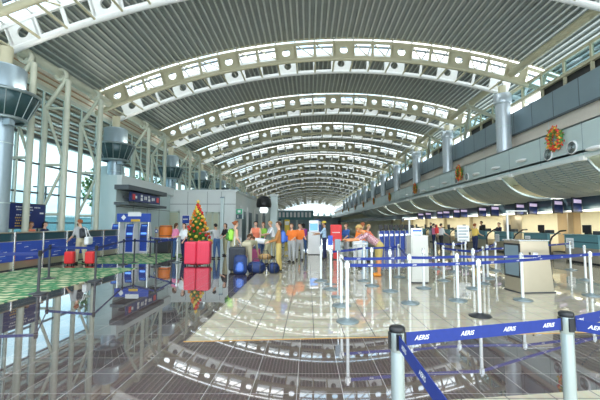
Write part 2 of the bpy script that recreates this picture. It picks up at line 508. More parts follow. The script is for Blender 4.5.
# ---- columns
def make_column(left, zfoot=0.0):
    t = thing('column', 'x', 'column', kind='thing')
    b = MB()
    ztop = 7.0 if left else 9.3
    z0 = zfoot if left else 5.43
    r = 0.33 if left else 0.38
    b.lathe([(r, z0), (r, ztop - 1.0)], 'column_metal' if left else 'column_silver', 24)
    for z in ([4.4] if left and zfoot else [2.2, 4.2] if left else [6.9, 8.2]):
        b.lathe([(r, z - .02), (r + .012, z - .02), (r + .012, z + .02), (r, z + .02)], 'panel_grey', 24)
    b.build('shaft', t)
    b = MB()
    if left: b.lathe([(0.0, 5.05), (0.58, 5.05), (0.6, 5.1), (0.6, 6.75), (0.57, 6.8), (0, 6.8)], 'column_metal', 28)
    else: b.lathe([(0, 8.2), (0.44, 8.2), (0.46, 8.25), (0.46, 8.75), (0, 8.8)], 'column_silver', 28)
    b.build('capital', t)
    b = MB(); b.lathe([(0.2, ztop - 1), (0.2, ztop + (0.5 if left else -0.05)), (0, ztop + (0.5 if left else -0.05))], 'cream_and_shaded_paint', 14)
    b.build('head_pin', t)
    if left:
        b = MB()
        b.lathe([(0.62, 5.0), (0.6, 5.02), (0.66, 5.02), (1.0, 5.82), (0.98, 5.84), (0.93, 5.80), (0.62, 5.0)], 'bowl_teal', 28)
        bowl = b.build('uplight_bowl', t)
        b = MB(); b.lathe([(0.96, 5.80), (1.03, 5.80), (1.03, 5.90), (0.96, 5.90), (0.96, 5.80)], 'bowl_rib', 28)
        b.lathe([(0.6, 4.96), (0.68, 4.96), (0.68, 5.06), (0.6, 5.06), (0.6, 4.96)], 'bowl_rib', 28)
        for j in range(16):
            a = 2 * PI * j / 16
            b.tube([(0.67 * math.cos(a), 0.67 * math.sin(a), 5.03), (1.01 * math.cos(a), 1.01 * math.sin(a), 5.83)], 0.018, 'bowl_rib', 4)
        b.build('bowl_ring', bowl)
        b = MB(); b.cbox((0.45, -0.25, 4.85), (0.22, 0.22, 0.2), 'column_metal'); b.cbox((0.35, -0.2, 4.85), (0.3, 0.08, 0.08), 'charcoal')
        b.build('floodlight', t)
    return t
CL, CH, CR = make_column(True), make_column(True, 4.05), make_column(False)
XCL, XCR = -10.75, 10.95
for k in range(0, 10):
    src = CH if 1 <= k <= 5 else CL
    o = src if k in (0, 1) else copy_tree(src)
    x, y = (XCL, DY(k)) if k else (-10.3, 11.4)
    o.location = (x, y, 0)
    o['group'] = 'left columns with uplight bowls'
    o['label'] = ('grey round column with dark uplight bowl cut by the left edge' if k == 0 else
                  'grey round column with dark teal uplight bowl, %s along the left wall' % ORD[k])
for k in range(1, 13):
    o = CR if k == 1 else copy_tree(CR)
    o.location = (XCR, DY(k), 0)
    o['group'] = 'right columns on the wall ledge'
    o['label'] = 'silver grey column standing on right wall ledge, %s from the camera' % ORD[k - 1]

# ---- left glazed wall
XG = -11.85
b = MB(); b.box(XG - 0.25, XG + 0.1, -3, 60, 0, 0.5, 'panel_light'); b.box(XG - 0.3, XG + 0.0, -3, 160, 7.62, 9.2, 'eave_brown')
for i in range(6): b.box(XG, XG + .06, -3, 160, 7.66 + i * .27, 7.83 + i * .27, 'eave_cream')
b.box(XG - .3, XG - .29, -3, 160, 7.62, 9.2, 'eave_cream'); b.box(XG - 0.25, XG + 0.03, 60, 160, 0, 7.7, 'panel_grey')
struct(b.build('wall_left'), 'low pale wall under the left glazing', 'wall')
def make_window():
    fr = MB()
    for i in range(6):
        y = S * i / 6
        fr.box(XG - 0.06, XG + 0.06, y - 0.04, y + 0.04, 0.5, 5.35, 'mullion_cream')
        fr.box(XG - 0.04, XG + 0.04, y - 0.03, y + 0.03, 5.35, 7.6, 'mullion_cream')
    for z, h in ((0.55, .1), (1.55, .06), (2.85, .07), (4.12, .07), (5.3, .12)):
        fr.box(XG - 0.05, XG + 0.05, 0, S, z - h / 2, z + h / 2, 'transom_dark')
    fr.box(XG - 0.06, XG + 0.06, 0, S, 7.45, 7.65, 'mullion_cream')
    w = fr.build('window_1')
    p = MB(); p.box(XG - 0.008, XG + 0.008, 0, S, 0.5, 7.6, 'window_glass'); p.build('pane', w)
    return w
w0 = make_window()
for i, k in enumerate(range(-2, 8)):
    o = w0 if i == 0 else copy_tree(w0)
    o.name = 'window_%d' % (i + 1)
    o.location = (0, DY(k), 0)
    struct(o, 'tall glazed wall bay, %s along the left side' % ORD[i], 'window')
# eave outside with brown slats
b = MB()
for i in range(13):
    x0 = -12.05 - i * 0.42; z0 = 7.75 - i * 0.07
    b.box(x0 - 0.3, x0, -3, 60, z0 - 0.05, z0, 'eave_brown' if i % 2 else 'eave_cream')
b.add([(-11.95, -3, 7.95), (-17.2, -3, 7.0), (-17.2, 60, 7.0), (-11.95, 60, 7.95)], [(0, 1, 2, 3)], 'eave_brown')
struct(b.build('trim_2'), 'slatted brown roof eave outside the left glazing', 'eave')

# ---- brace frames in front of the glazing
def make_brace():
    t = thing('brace_frame', 'x', 'brace frame', (0, 0, 0), 0, 'steel brace frames along the left glazing')
    xf, xb = -10.12, -11.02
    b = MB(); b.tube([(xf, 0, 0), (xf, 0, 7.55)], 0.11, 'tube_cream', 12); b.build('front_tube', t)
    b = MB(); b.tube([(xb, 0, 0), (xb, 0, 6.4)], 0.1, 'tube_cream', 12); b.build('back_tube', t)
    b = MB(); b.tube([(xb, 0, 6.35), (xf - 0.1, 0, 7.6)], 0.085, 'tube_cream', 8); b.build('top_strut', t)
    for z in (1.9, 3.95, 6.35):
        b = MB(); b.tube([(xb, 0, z), (xf, 0, z)], 0.055, 'tube_cream', 8); b.build('cross_tube', t)
    for z0, z1 in ((1.9, 3.95), (6.35, 3.95)):
        b = MB(); b.tube([(xb, 0, z0), (xf, 0, z1)], 0.055, 'tube_cream', 8); b.build('diagonal', t)
    b = MB()
    mx = Matrix.Translation((-10.42, 0, 7.78)) @ Matrix.Rotation(PI / 2, 4, 'X')
    b.lathe([(0.17, -.12), (0.27, -.12), (0.27, .12), (0.17, .12), (0.17, -.12)], 'tube_cream', 16, mx=mx)
    b.tube([(xf, 0, 7.5), (-10.4, 0, 7.7)], 0.1, 'tube_cream', 8)
    b.build('collar', t)
    return t
b0 = make_brace()
ys = [12.62, 14.2, 16.5] + [DY(k) + q for k in range(1, 6) for q in (2.6, 5.15)]
for i, y in enumerate(ys):
    o = b0 if i == 1 else copy_tree(b0)
    if i == 0:      # the notice board stands where this frame has no lower bracing
        for nm in ('cross_tube', 'diagonal'):
            bpy.data.objects.remove([c for c in o.children if c.name.startswith(nm)][0])
    o.location = (0 if i else -.2, y, 0)
    o['label'] = ('cream tubular brace frame beside the column at the left edge' if i == 0 else
                  'cream tubular brace frame behind the blue notice board' if i == 1 else
                  'cream tubular brace frame just left of the second bowl column' if i == 2 else
                  'cream tubular brace frame rising behind the grey rooms, %s in depth' % ORD[i - 3])

# ---- right side: V struts under the right roof tube
def make_v():
    t = thing('roof_strut', 'x', 'roof strut', (0, 0, 0), 0, 'V shaped struts under the right roof tube')
    for dy in (-2.3, 2.3):
        b = MB(); b.tube([(11.0, 0, 9.4), (11.6, dy, 7.85)], 0.12, 'tube_cream', 8); b.build('strut', t)
    b = MB(); b.tube([(11.0, -0.2, 9.6), (11.0, 0.2, 9.6)], 0.26, 'tube_cream', 14); b.build('collar', t)
    return t
v0 = make_v()
for k in range(1, 9):
    o = v0 if k == 1 else copy_tree(v0)
    o.location = (0, DY(k) + S / 2, 0)
    o['label'] = 'cream V strut from right roof tube to wall, %s from the camera' % ORD[k - 1]

# ---- right wall: bulkhead, stone band, parapet, clerestory
XB, Y0R = 10.5, -2.0
zb0, zb1 = 4.1, 5.42
b = MB(); b.box(XB, XB + 0.12, Y0R, END_Y, zb0, zb1, 'panel_grey'); b.box(XB, 11.7, Y0R, END_Y, zb1 - 0.06, zb1, 'panel_grey')
b.box(XB - 0.02, XB + 0.05, Y0R, END_Y, zb0 - 0.1, zb0 + 0.02, 'panel_light')
for i in range(40): b.box(XB - 0.006, XB, 1 + i * 2.4, 1.02 + i * 2.4, zb0, zb1, 'panel_blue')
struct(b.build('wall_right'), 'pale grey metal bulkhead above the right check in canopies', 'wall')
b = MB(); b.box(11.72, 11.85, Y0R, END_Y, zb1 - 0.05, 6.5, 'pink_stone')
for i in range(30): b.box(11.712, 11.72, 1 + i * 3.1, 1.02 + i * 3.1, zb1, 6.5, 'panel_light')
struct(b.build('wall_right_stone'), 'pale pinkish stone band above the right bulkhead', 'wall')
b = MB(); b.box(11.55, 11.85, Y0R, END_Y, 6.5, 7.75, 'panel_blue'); b.box(11.5, 11.6, Y0R, END_Y, 6.44, 6.52, 'joint_dark')
for i in range(60): b.box(11.543, 11.55, 0.4 + i * 1.55, 0.43 + i * 1.55, 6.52, 7.75, 'joint_dark')
struct(b.build('wall_right_parapet'), 'blue grey metal parapet under the right clerestory', 'wall')
def make_clere():
    f = MB()
    X = 11.9
    f.box(X - .06, X + .06, 0, S, 7.72, 7.80, 'transom_dark')
    f.box(X - .08, X + .08, 0, S, 8.3, 8.45, 'cream_and_shaded_paint')
    f.box(X - .08, X + .08, 0, S, 9.02, 9.16, 'cream_and_shaded_paint')
    for i in range(5):
        y = S * i / 5
        f.box(X - .06, X + .06, y - .05, y + .05, 7.75, 9.1, 'cream_and_shaded_paint')
    w = f.build('window_20')
    p = MB(); p.box(X - .008, X + .008, 0, S, 8.4, 9.1, 'window_glass'); p.build('pane', w)
    p = MB(); p.box(X + .1, X + .12, 0, S * 0.62, 7.75, 8.4, 'black'); p.build('dark_panel', w)
    for i in range(16):
        p2 = None
    return w
c0 = make_clere()
for i, k in enumerate(range(-1, 12)):
    o = c0 if i == 0 else copy_tree(c0)
    o.name = 'window_%d' % (20 + i)
    o.location = (0, DY(k) + 1.2, 0)
    struct(o, 'clerestory window bay above the right parapet, %s along' % ORD[i], 'window')

# ---- right back wall, fascia soffit
b = MB(); b.box(XWR, XWR + 0.2, Y0R, END_Y, 0, 4.3, 'beige_wall')
for i, y in enumerate([13.2 + 5.8 * j for j in range(9)]):
    b.box(14.3, XWR, y, y + 0.08, 0, 2.2, 'metal_beige')
b.box(XWR - 0.02, XWR, 18.5, 20.2, 0, 2.2, 'brown_wall'); b.box(XWR - .02, XWR, 23.6, 25.8, 0, 2.2, 'metal_beige')
struct(b.build('wall_right_back'), 'cream back wall behind the right check in counters', 'wall')
b = MB(); b.box(13.3, 13.45, Y0R, END_Y, 2.18, 2.82, 'fascia_dark'); b.box(13.24, 13.5, Y0R, END_Y, 2.1, 2.19, 'panel_light')
b.box(13.26, 13.5, Y0R, END_Y, 2.81, 2.9, 'panel_light'); b.box(13.45, XWR, Y0R, END_Y, 2.2, 2.3, 'panel_light')
b.box(XB, XWR, Y0R, END_Y, 4.22, 4.32, 'panel_grey')
struct(b.build('trim_3'), 'dark fascia strip holding the flight monitors', 'trim')

# canopies
def canopy_profile(n=26):
    p0, p1, p2 = Vector((10.56, 4.06)), Vector((11.35, 2.85)), Vector((13.28, 2.88))
    return [((1 - t) ** 2 * p0 + 2 * t * (1 - t) * p1 + t * t * p2) for t in [i / n for i in range(n + 1)]]
mat('canopy_metal', (0.46, 0.50, 0.47), 0.45, 0.15, 0.15, 3)
def make_canopy():
    L = 4.75
    t = thing('curved_canopy', 'x', 'canopy', (0, 0, 0), 0, 'curved metal canopies over the right counters')
    pr = canopy_profile(24); b = MB(); prof = []
    for i in range(24):
        a, c = pr[i], pr[i + 1]; d = c - a; n = Vector((d.y, -d.x)).normalized()
        if n.y > 0: n = -n
        prof += [a, a + d * .55, a + d * .65 + n * .06, a + d * .9 + n * .06]
    prof.append(pr[-1]); N = len(prof)
    b.add([(p.x, y, p.y) for y in (0, L) for p in prof], [(i, i + 1, N + i + 1, N + i) for i in range(N - 1)], 'canopy_metal')
    b.build('ribbed_sheet', t)
    for i in range(7):
        y = L * i / 6
        b = MB()
        vs = []
        for p in pr:
            vs += [(p.x, y - .03, p.y - .05), (p.x, y + .03, p.y - .05), (p.x, y + .03, p.y + .06), (p.x, y - .03, p.y + .06)]
        fs = [(4 * i_ + e, 4 * i_ + (e + 1) % 4, 4 * i_ + 4 + (e + 1) % 4, 4 * i_ + 4 + e) for i_ in range(len(pr) - 1) for e in range(4)]
        b.add(vs, fs, 'panel_blue'); b.build('rib', t)
    b = MB(); b.tube([(10.52, 0, 3.98), (10.52, L, 3.98)], 0.04, 'panel_light', 8)
    for y in (0.05, L - .05): b.cbox((10.5, y, 4.0), (.16, .22, .16), 'white')
    b.build('edge_rail', t)
    b = MB()
    for y in (0.2, L / 2, L - 0.2): b.tube([(13.2, y, 2.9), (13.2, y, 3.4)], 0.03, 'panel_light', 6)
    b.build('hanger', t)
    return t
CY0 = PX(584, 158, 10.5).y
cp = make_canopy()
for i, j in enumerate(range(-2, 10)):
    o = cp if i == 0 else copy_tree(cp)
    o.location = (0, CY0 + 5.8 * j, 0)
    o['label'] = 'curved ribbed metal canopy over right counters, %s from the near end' % ORD[i]

# canopy gap downlights
lg = thing('downlight', 'x', 'ceiling light', (0, 0, 0), 0, 'round downlights between the canopies')
b = MB(); b.lathe([(0, 0.06), (0.2, 0.06), (0.24, 0.0), (0.18, -0.02), (0, -0.02)], 'white', 16); b.build('housing', lg)
b = MB(); b.lathe([(0, -0.03), (0.17, -0.03), (0.17, -0.015)], 'lamp_white', 16); b.build('diffuser', lg)
for i, j in enumerate(range(-1, 8)):
    o = lg if i == 0 else copy_tree(lg)
    y = CY0 + 5.8 * j - 0.5
    o.location = (11.9, y, 4.16)
    o['label'] = 'round white downlight in the gap between canopies, %s from the near end' % ORD[i]
    l = bpy.data.lights.new('downlight_lamp', 'AREA'); l.shape = 'DISK'; l.size = 0.5; l.energy = 70; l.color = (1, .93, .8)
    lo = bpy.data.objects.new('downlight_lamp', l); COL.objects.link(lo); lo.location = (11.9, y, 4.1)

# small wall lights on the bulkhead, wreaths with round grilles
wl = thing('wall_light', 'x', 'wall light', (0, 0, 0), 0, 'small white wall lights on the right bulkhead')
b = MB(); b.box(-0.06, 0, -0.1, 0.1, -0.05, 0.05, 'panel_light'); b.build('bracket', wl)
b = MB(); b.sphere((-0.14, 0, 0), 0.2, 'white', 16, 8, (0.8, 1.9, 0.42)); b.build('lamp_shade', wl)
wlp = [(598, 148), (524, 160.5), (498, 168), (478, 174), (446, 183), (434, 187), (425, 190.5), (408, 195)]
for i, (u, v) in enumerate(wlp):
    o = wl if i == 0 else copy_tree(wl)
    p = PX(u, v, XB); o.location = (XB, p.y, p.z)
    o['label'] = 'small white oval wall light on right bulkhead, %s from the right edge' % ORD[i]

def make_wreath():
    t = thing('wreath', 'x', 'wreath', (0, 0, 0), 0, 'christmas wreaths on the right bulkhead')
    rnd = random.Random(3)
    b = MB()
    for i in range(360):
        a = rnd.random() * 2 * PI; rr = 0.33 + rnd.uniform(-.15, .13)
        c = Vector((-0.1 + rnd.uniform(-.09, .06), rr * math.cos(a), rr * math.sin(a)))
        d = Vector((rnd.uniform(-1, .3), rnd.uniform(-1, 1), rnd.uniform(-1, 1))).normalized() * rnd.uniform(.07, .13)
        s = d.cross(Vector((1, .3, .2))).normalized() * .022
        b.add([c - s, c + d * .5 - s * 1.3, c + d, c + d * .5 + s * 1.3, c + s], [(0, 1, 2, 3, 4)], rnd.choice(['leaf', 'leaf', 'leaf_olive', 'gold', 'orange', 'red']))
    b.tube([(-0.08, 0.33 * math.cos(2 * PI * i / 24), 0.33 * math.sin(2 * PI * i / 24)) for i in range(25)], 0.06, 'leaf', 8)
    b.build('foliage', t)
    for i in range(20):
        a = 2 * PI * i / 20 + rnd.uniform(-.1, .1); rr = 0.33 + rnd.uniform(-.07, .07)
        b = MB(); b.sphere((-0.17, rr * math.cos(a), rr * math.sin(a)), rnd.uniform(.04, .06), ['red', 'orange', 'gold', 'red'][i % 4], 10, 6); b.build('bauble', t)
    b = MB()
    for sgn in (-1, 1):
        b.tube([(-0.17, 0, -0.34), (-.2, sgn * .1, -.28), (-.2, sgn * .15, -.36), (-.17, 0, -.36)], 0.025, 'orange', 6)
        b.tube([(-0.17, 0, -0.35), (-.18, sgn * .06, -.5)], 0.02, 'red', 6)
    b.build('bow', t)
    return t
wr = make_wreath()
for i, (u, v) in enumerate([(557, 139), (460.7, 173), (416.3, 188.5), (390.5, 197), (374.5, 201), (364, 204.5), (355.5, 207.5), (349, 209.5), (343, 211)]):
    o = wr if i == 0 else copy_tree(wr)
    p = PX(u, v, XB); o.location = (XB, p.y, p.z)
    o.scale = (1, 1.05, 1.12) if i == 0 else (1, 1.1, 1.15)
    o['label'] = ('large red, gold and green christmas wreath nearest the camera on right wall' if i == 0 else
                  'red, gold and green christmas wreath on right bulkhead, %s in the line' % ORD[i])
gr = thing('round_speaker', 'x', 'speaker', (0, 0, 0), 0, 'round speaker grilles beside the wreaths')
mx = Matrix.Rotation(PI / 2, 4, 'Y')
b = MB(); b.lathe([(0.23, -.05), (0.265, -.05), (0.275, 0.0), (.23, 0)], 'white', 28, mx=mx); b.build('trim_ring', gr)
b = MB()
b.lathe([(0, -.02), (0.235, -.02)], 'charcoal', 28, mx=mx)
for r in (.05, .1, .15, .2): b.lathe([(r - .013, -.022), (r - .008, -.045), (r + .008, -.045), (r + .013, -.022)], 'bowl_rib', 28, mx=mx)
b.build('grille', gr)
for i, (u, v, l) in enumerate([(572.5, 147.5, 'right of the nearest christmas wreath'), (548.5, 154.5, 'left below the nearest christmas wreath'), (467, 177, 'right of the second christmas wreath'),
                               (456.5, 180, 'left of the second christmas wreath'), (419.5, 191, 'right of the third christmas wreath'), (413.5, 193, 'left of the third christmas wreath')]):
    o = gr if i == 0 else copy_tree(gr)
    p = PX(u, v, XB); o.location = (XB, p.y, p.z); o['label'] = 'round dark speaker grille ' + l

# ---- far end of the hall
b = MB(); b.box(-11.9, 14.6, END_Y, END_Y + .3, 0, 4.8, 'panel_blue')
b.box(-11.9, 14.6, END_Y - 3, END_Y, 4.6, 5.2, 'panel_grey')
for i in range(9): b.box(-10 + i * 2.8, -9 + i * 2.8, END_Y - .2, END_Y, 4.8, 6.2, 'panel_grey')
struct(b.build('wall_far'), 'far end wall of the hall under the bright arched window', 'wall')
fr = MB()
for i in range(12): fr.box(-10.9 + i * 2.2, -10.8 + i * 2.2, END_Y, END_Y + .2, 4.8, 9.5, 'white_paint')
fr.box(-11.9, 14.6, END_Y, END_Y + .2, 6.3, 6.6, 'panel_grey')
w = fr.build('window_40'); struct(w, 'bright arched end window far down the hall', 'window')
p = MB(); p.box(-11.9, 14.6, END_Y + .05, END_Y + .07, 4.8, 11, 'far_glass'); p.build('pane', w)
# mezzanine bridge on the left before the far end
b = MB(); b.box(-11.3, 1.5, 92, 97, 2.6, 5.0, 'teal_grey'); b.box(-11.3, 1.5, 91.9, 92, 4.9, 5.2, 'panel_light')
for i in range(12): b.box(-10.8 + i, -10.2 + i, 91.95, 92, 3.3, 4.6, 'white')
for x in (-7, -3, 1): b.box(x - .25, x + .25, 93, 94, 0, 2.6, 'panel_grey')
struct(b.build('wall_mezzanine'), 'dark mezzanine bridge with pale windows far down on left', 'wall')

# ---- grey rooms on the left
XR0, XR1, YF, ZR = -9.85, -5.15, 24.6, 3.93
b = MB()
b.box(XR0 - 1.2, XR0, 17.66, YF, 0, ZR + .1, 'panel_grey')
b.box(XR0, XR0 + 0.25, 17.66, YF, ZR - 0.42, ZR + .1, 'panel_light')
for y in (19.4, 21.1, 22.8): b.box(XR0, XR0 + .008, y, y + .03, 0, ZR, 'joint_dark')
b.box(XR0, XR0 + .008, 17.66, YF, 2.4, 2.43, 'joint_dark')
b.box(-11.8, -10.55, 19.5, 19.65, 0, 4.8, 'panel_grey')
struct(b.build('wall_rooms_side'), 'grey panelled side wall carrying the overhead sign', 'wall')
b = MB(); b.box(XR0 - 1.2, XR1, YF, 56, 0, ZR, 'panel_light')
for x in (-8.6, -7.2, -6.2): b.box(x, x + .02, YF - .008, YF, 0, ZR, 'joint_dark')
b.box(XR0, XR1, YF - .008, YF, 2.9, 2.93, 'joint_dark'); b.box(XR0, XR1 + .1, YF - .06, 56, ZR - .12, ZR + .02, 'panel_light')
for y in (27, 30, 34, 40): b.box(XR1, XR1 + .02, y, y + 1.6, 0, 2.5, 'teal_dark')
for y in (26.2, 29.2, 33, 38): b.box(XR1, XR1 + .03, y, y + .5, 0, 2.9, 'white')
struct(b.build('wall_rooms'), 'pale grey panelled rooms behind the christmas tree', 'wall')
def roomwin(u0, u1, v0, name, label):
    p0, p1 = PY(u0, v0, YF), PY(u1, v0, YF)
    f = MB(); x0, x1, z1 = p0.x, p1.x, p0.z
    f.box(x0, x1, YF - .05, YF, z1 - .1, z1, 'frame_green'); f.box(x0, x1, YF - .05, YF, .8, .9, 'frame_green')
    for x in (x0, (x0 + x1) / 2 - .06, x1 - .12): f.box(x, x + .12, YF - .05, YF, .8, z1, 'frame_green')
    o = f.build(name); struct(o, label, 'window')
    g = MB(); g.box(x0 + .1, x1 - .1, YF - .03, YF - .01, .9, z1 - .1, 'blind')
    for i in range(10): g.box(x0 + .1, x1 - .1, YF - .036, YF - .03, 1.0 + i * .13, 1.02 + i * .13, 'frame_green')
    g.build('blind', o)
roomwin(157, 180, 211.5, 'window_41', 'window with olive blinds left of the christmas tree')
roomwin(205.5, 220, 212, 'window_42', 'window with olive blinds right of the christmas tree')
# downpipe
p = PY(223, 197, YF)
b = MB(); b.box(p.x - .11, p.x + .11, YF - .24, YF - .08, 0, p.z, 'panel_grey'); b.box(p.x - .13, p.x + .13, YF - .25, YF - .08, p.z - .1, p.z, 'panel_blue')
tag(b.build('downpipe'), 'grey square downpipe on the rooms right of the tree', 'pipe')
# poster
a, c = PY(182, 215, YF), PY(190, 224, YF)
t = thing('poster', 'blue framed poster on the rooms left of the christmas tree', 'poster', (0, 0, 0))
b = MB(); b.box(a.x, c.x, YF - .04, YF - .005, c.z, a.z, 'white'); b.build('frame', t)
b = MB(); b.box(a.x + .05, c.x - .05, YF - .05, YF - .04, c.z + .05, a.z - .05, 'blue'); b.box(a.x + .1, c.x - .15, YF - .055, YF - .05, c.z + .3, c.z + .38, 'white'); b.build('print', t)
# green exit-style sign at the room corner
a, c = PY(237, 209, YF), PY(243, 219, YF)
t = thing('hanging_sign', 'green and white sign panel at the corner of the rooms', 'sign', (0, 0, 0))
b = MB(); b.box(a.x, c.x, YF - .3, YF - .24, c.z + .35, a.z, 'green_sign'); b.box(a.x, c.x, YF - .3, YF - .24, c.z, c.z + .33, 'teal_dark'); b.build('panel', t)
b = MB(); b.box(a.x + .12, c.x - .12, YF - .31, YF - .3, c.z + .45, a.z - .1, 'white'); b.build('pictogram', t)
b = MB(); b.box(a.x + .1, a.x + .16, YF - .31, YF - .3, c.z + .08, c.z + .26, 'white'); b.build('pictogram', t)
b = MB(); b.box(c.x - .02, c.x + .05, YF - .3, YF, c.z, a.z, 'panel_grey'); b.build('bracket', t)
# overhead sign on the side wall
pa, pb = PX(133, 194, XR0 + 1.0), PX(160, 202, XR0 + 1.0)
xs = XR0 + .55
ya, yb = PX(131, 194, xs).y, PX(160, 200, xs).y
za = PX(131, 191.5, xs).z
t = thing('overhead_sign', 'dark overhead direction sign with pictograms on the grey side wall', 'sign', (0, 0, 0))
b = MB(); b.box(XR0, xs + .18, ya - .6, yb + .6, za + .06, za + .3, 'joint_dark'); b.build('canopy', t)
b = MB(); b.box(XR0, xs + .18, ya - .6, yb + .6, za - .72, za - .58, 'joint_dark'); b.build('lower_shelf', t)
b = MB(); b.box(xs - .1, xs, ya, yb, za - .5, za, 'navy'); b.box(XR0, xs - .1, ya + .2, ya + .3, za - .3, za - .2, 'charcoal'); b.box(XR0, xs - .1, yb - .3, yb - .2, za - .3, za - .2, 'charcoal'); b.build('panel', t)
L = yb - ya
for f0, f1, z0, z1, k in ((.05, .12, .1, .4, 'red'), (.13, .18, .18, .32, 'white'), (.30, .36, .08, .24, 'white'), (.30, .36, .28, .42, 'white'), (.42, .45, .16, .36, 'white'), (.47, .50, .16, .36, 'white'),
                          (.55, .62, .1, .24, 'white'), (.55, .60, .28, .42, 'white'), (.68, .72, .16, .34, 'white'), (.74, .78, .18, .34, 'white'), (.86, .95, .1, .4, 'red')):
    b = MB(); b.box(xs, xs + .012, ya + L * f0, ya + L * f1, za - .5 + z0, za - .5 + z1, k); b.build('pictogram', t)
# dark dome lantern past the rooms
p = PZ(263.5, 241.5)
t = thing('dome_lantern', 'dark domed lantern hanging on a pole past the grey rooms', 'lantern', (p.x, p.y, 0))
zt = PY(263, 196, p.y).z; zm = PY(263, 204.5, p.y).z; zl = PY(263, 213, p.y).z; hw = 7.6 / FPX * p.y
b = MB(); b.lathe([(0, zt - zm + 0), (hw * .5, zt - zm - .04), (hw * .9, (zt - zm) * .6), (hw, 0.0), (hw * .95, -.25), (0, -.25)], 'black', 20, (0, 0, zm)); b.build('dome', t)
b = MB(); b.lathe([(0, zm - .25), (.32, zm - .25), (.38, zm - .5), (.30, zl), (0, zl)], 'sign_lit', 12); b.build('lamp', t)
b = MB(); b.tube([(0, 0, 0), (0, 0, zl + .05)], .1, 'joint_dark', 10); b.lathe([(0, .1), (.35, .08), (.4, 0)], 'joint_dark', 14); b.build('pole', t)

# pillar and hoarding beyond the lantern
p = PZ(274, 240)
b = MB(); b.rbox(-.35, .35, -.35, .35, 0, 4.2, .04, 'panel_grey'); b.box(-.42, .42, -.42, .42, 4.1, 4.3, 'panel_light')
o = b.build('pillar', None, (p.x, p.y, 0)); tag(o, 'pale square pillar beyond the dome lantern', 'pillar', None, 'thing')
for u, v, vt, wpx, k, l in [(287, 238, 219.5, 5, 'yellow', 'yellow and white totem sign far behind the blue backpack'), (279.5, 238.5, 219, 4, 'teal_dark', 'dark totem sign beside the pale pillar'), (318.5, 236, 219.5, 5, 'blue_mid', 'blue totem sign far behind the white kiosk')]:
    p = PZ(u, v); t = thing('totem_sign', l, 'sign', (p.x, p.y, 0)); hw = wpx / 2 / FPX * p.y; zt = PY(u, vt, p.y).z
    b = MB(); b.rbox(-hw, hw, -.12, .12, .08, zt, .04, k); b.build('body', t)
    b = MB(); b.rbox(-hw * .8, hw * .8, -.13, -.12, zt * .7, zt * .9, .004, 'white'); b.build('panel', t)
    b = MB(); b.rbox(-hw * 1.1, hw * 1.1, -.2, .2, 0, .09, .02, 'charcoal'); b.build('base', t)

# ---- outside: apron, lamp posts, trees
b = MB(); b.box(-160, -12.15, -60, 220, -0.4, -0.3, 'apron')
struct(b.build('ground_outside'), 'grey paved ground outside the left glazing', 'ground')
b = MB(); b.box(-46, -40, -6, 70, -0.3, 2.6, 'teal_glass'); b.box(-46.2, -39.8, -6, 70, 2.6, 2.9, 'panel_light')
tag(b.build('low_building'), 'low teal building beyond the left glazing', 'building')
p = PX(46, 186, -26)
t = thing('street_lamp', 'outdoor lamp post with twin heads seen through left glazing', 'lamp', (p.x, p.y, -0.3))
b = MB(); b.tube([(0, 0, 0), (0, 0, p.z + .3)], .09, 'charcoal', 8); b.build('pole', t)
b = MB(); b.box(-.9, .9, -.06, .06, p.z + .22, p.z + .3, 'charcoal'); b.build('arm', t)
for sx in (-1, 1):
    b = MB(); b.rbox(sx * .9 - .3, sx * .9 + .3, -.15, .15, p.z + .16, p.z + .3, .04, 'charcoal'); b.build('lamp_head', t)
for i, (x, y, h, l) in enumerate([(-17, 29, 6.6, 'green tree outside the glazing above the sign wall'), (-18, 38, 7.5, 'green tree outside the left glazing behind third column'), (-15.5, 47, 7, 'green tree outside the left glazing behind fourth column')]):
    t = thing('tree', l, 'tree', (x, y, -.3)); rnd = random.Random(i)
    b = MB(); b.tube([(0, 0, 0), (.1, 0, h * .4), (0, .1, h * .7)], .18, 'bark', 8, r2=.06); b.build('trunk', t)
    b = MB()
    for j in range(900):
        d = Vector((rnd.gauss(0, 1), rnd.gauss(0, 1), rnd.gauss(0, .8))).normalized() * (rnd.random() ** .4) * h * .3
        c = Vector((0, 0, h * .72)) + d; e = Vector((rnd.uniform(-1, 1), rnd.uniform(-1, 1), rnd.uniform(-1, 1))).normalized() * .3
        s_ = e.cross(Vector((.3, .2, 1))).normalized() * .12
        b.add([c - s_, c + e - s_ * .4, c + e + s_ * .4, c + s_], [(0, 1, 2, 3)], rnd.choice(['leaf', 'leaf_olive']))
    b.build('crown', t)
# ------------------------------------------------------------------ left check in counters
XC = -9.4
def make_left_counter():
    t = thing('check_in_counter', 'x', 'counter', (0, 0, 0), 0, 'left check in counters')
    w = 1.14
    b = MB(); b.rbox(-.46, -.03, -w / 2, w / 2, 0.06, .95, .015, 'metal_beige'); b.box(-.44, -.06, -w / 2 + .02, w / 2 - .02, 0, .07, 'charcoal'); b.build('body', t)
    b = MB(); b.rbox(-.03, .015, -w / 2 + .01, w / 2 - .01, .30, .93, .008, 'blue'); bn = b.build('banner', t)
    b = MB(); rnd = random.Random(5)
    for i in range(9):
        z = .36 + .062 * i; y = rnd.uniform(-.5, .1); L = rnd.uniform(.12, .36)
        b.add([(.0165, y, z), (.0165, y + L, z + .012), (.0165, y + L, z + .026), (.0165, y, z + .014)], [(0, 1, 2, 3)], 'blue_mid' if i % 2 else 'white')
    b.build('print', bn)
    b = MB(); b.rbox(-.1, -.02, -w / 2 + .01, w / 2 - .01, .95, 1.2, .01, 'teal_dark'); b.build('upper_screen', t)
    b = MB(); b.rbox(-.5, .02, -w / 2, w / 2, 1.2, 1.235, .01, 'metal_beige'); b.build('countertop', t)
    b = MB(); b.rbox(-.12, .045, w / 2 - .0, w / 2 + .06, 0, 1.24, .012, 'steel'); b.build('end_post', t)
    return t
lc = make_left_counter()
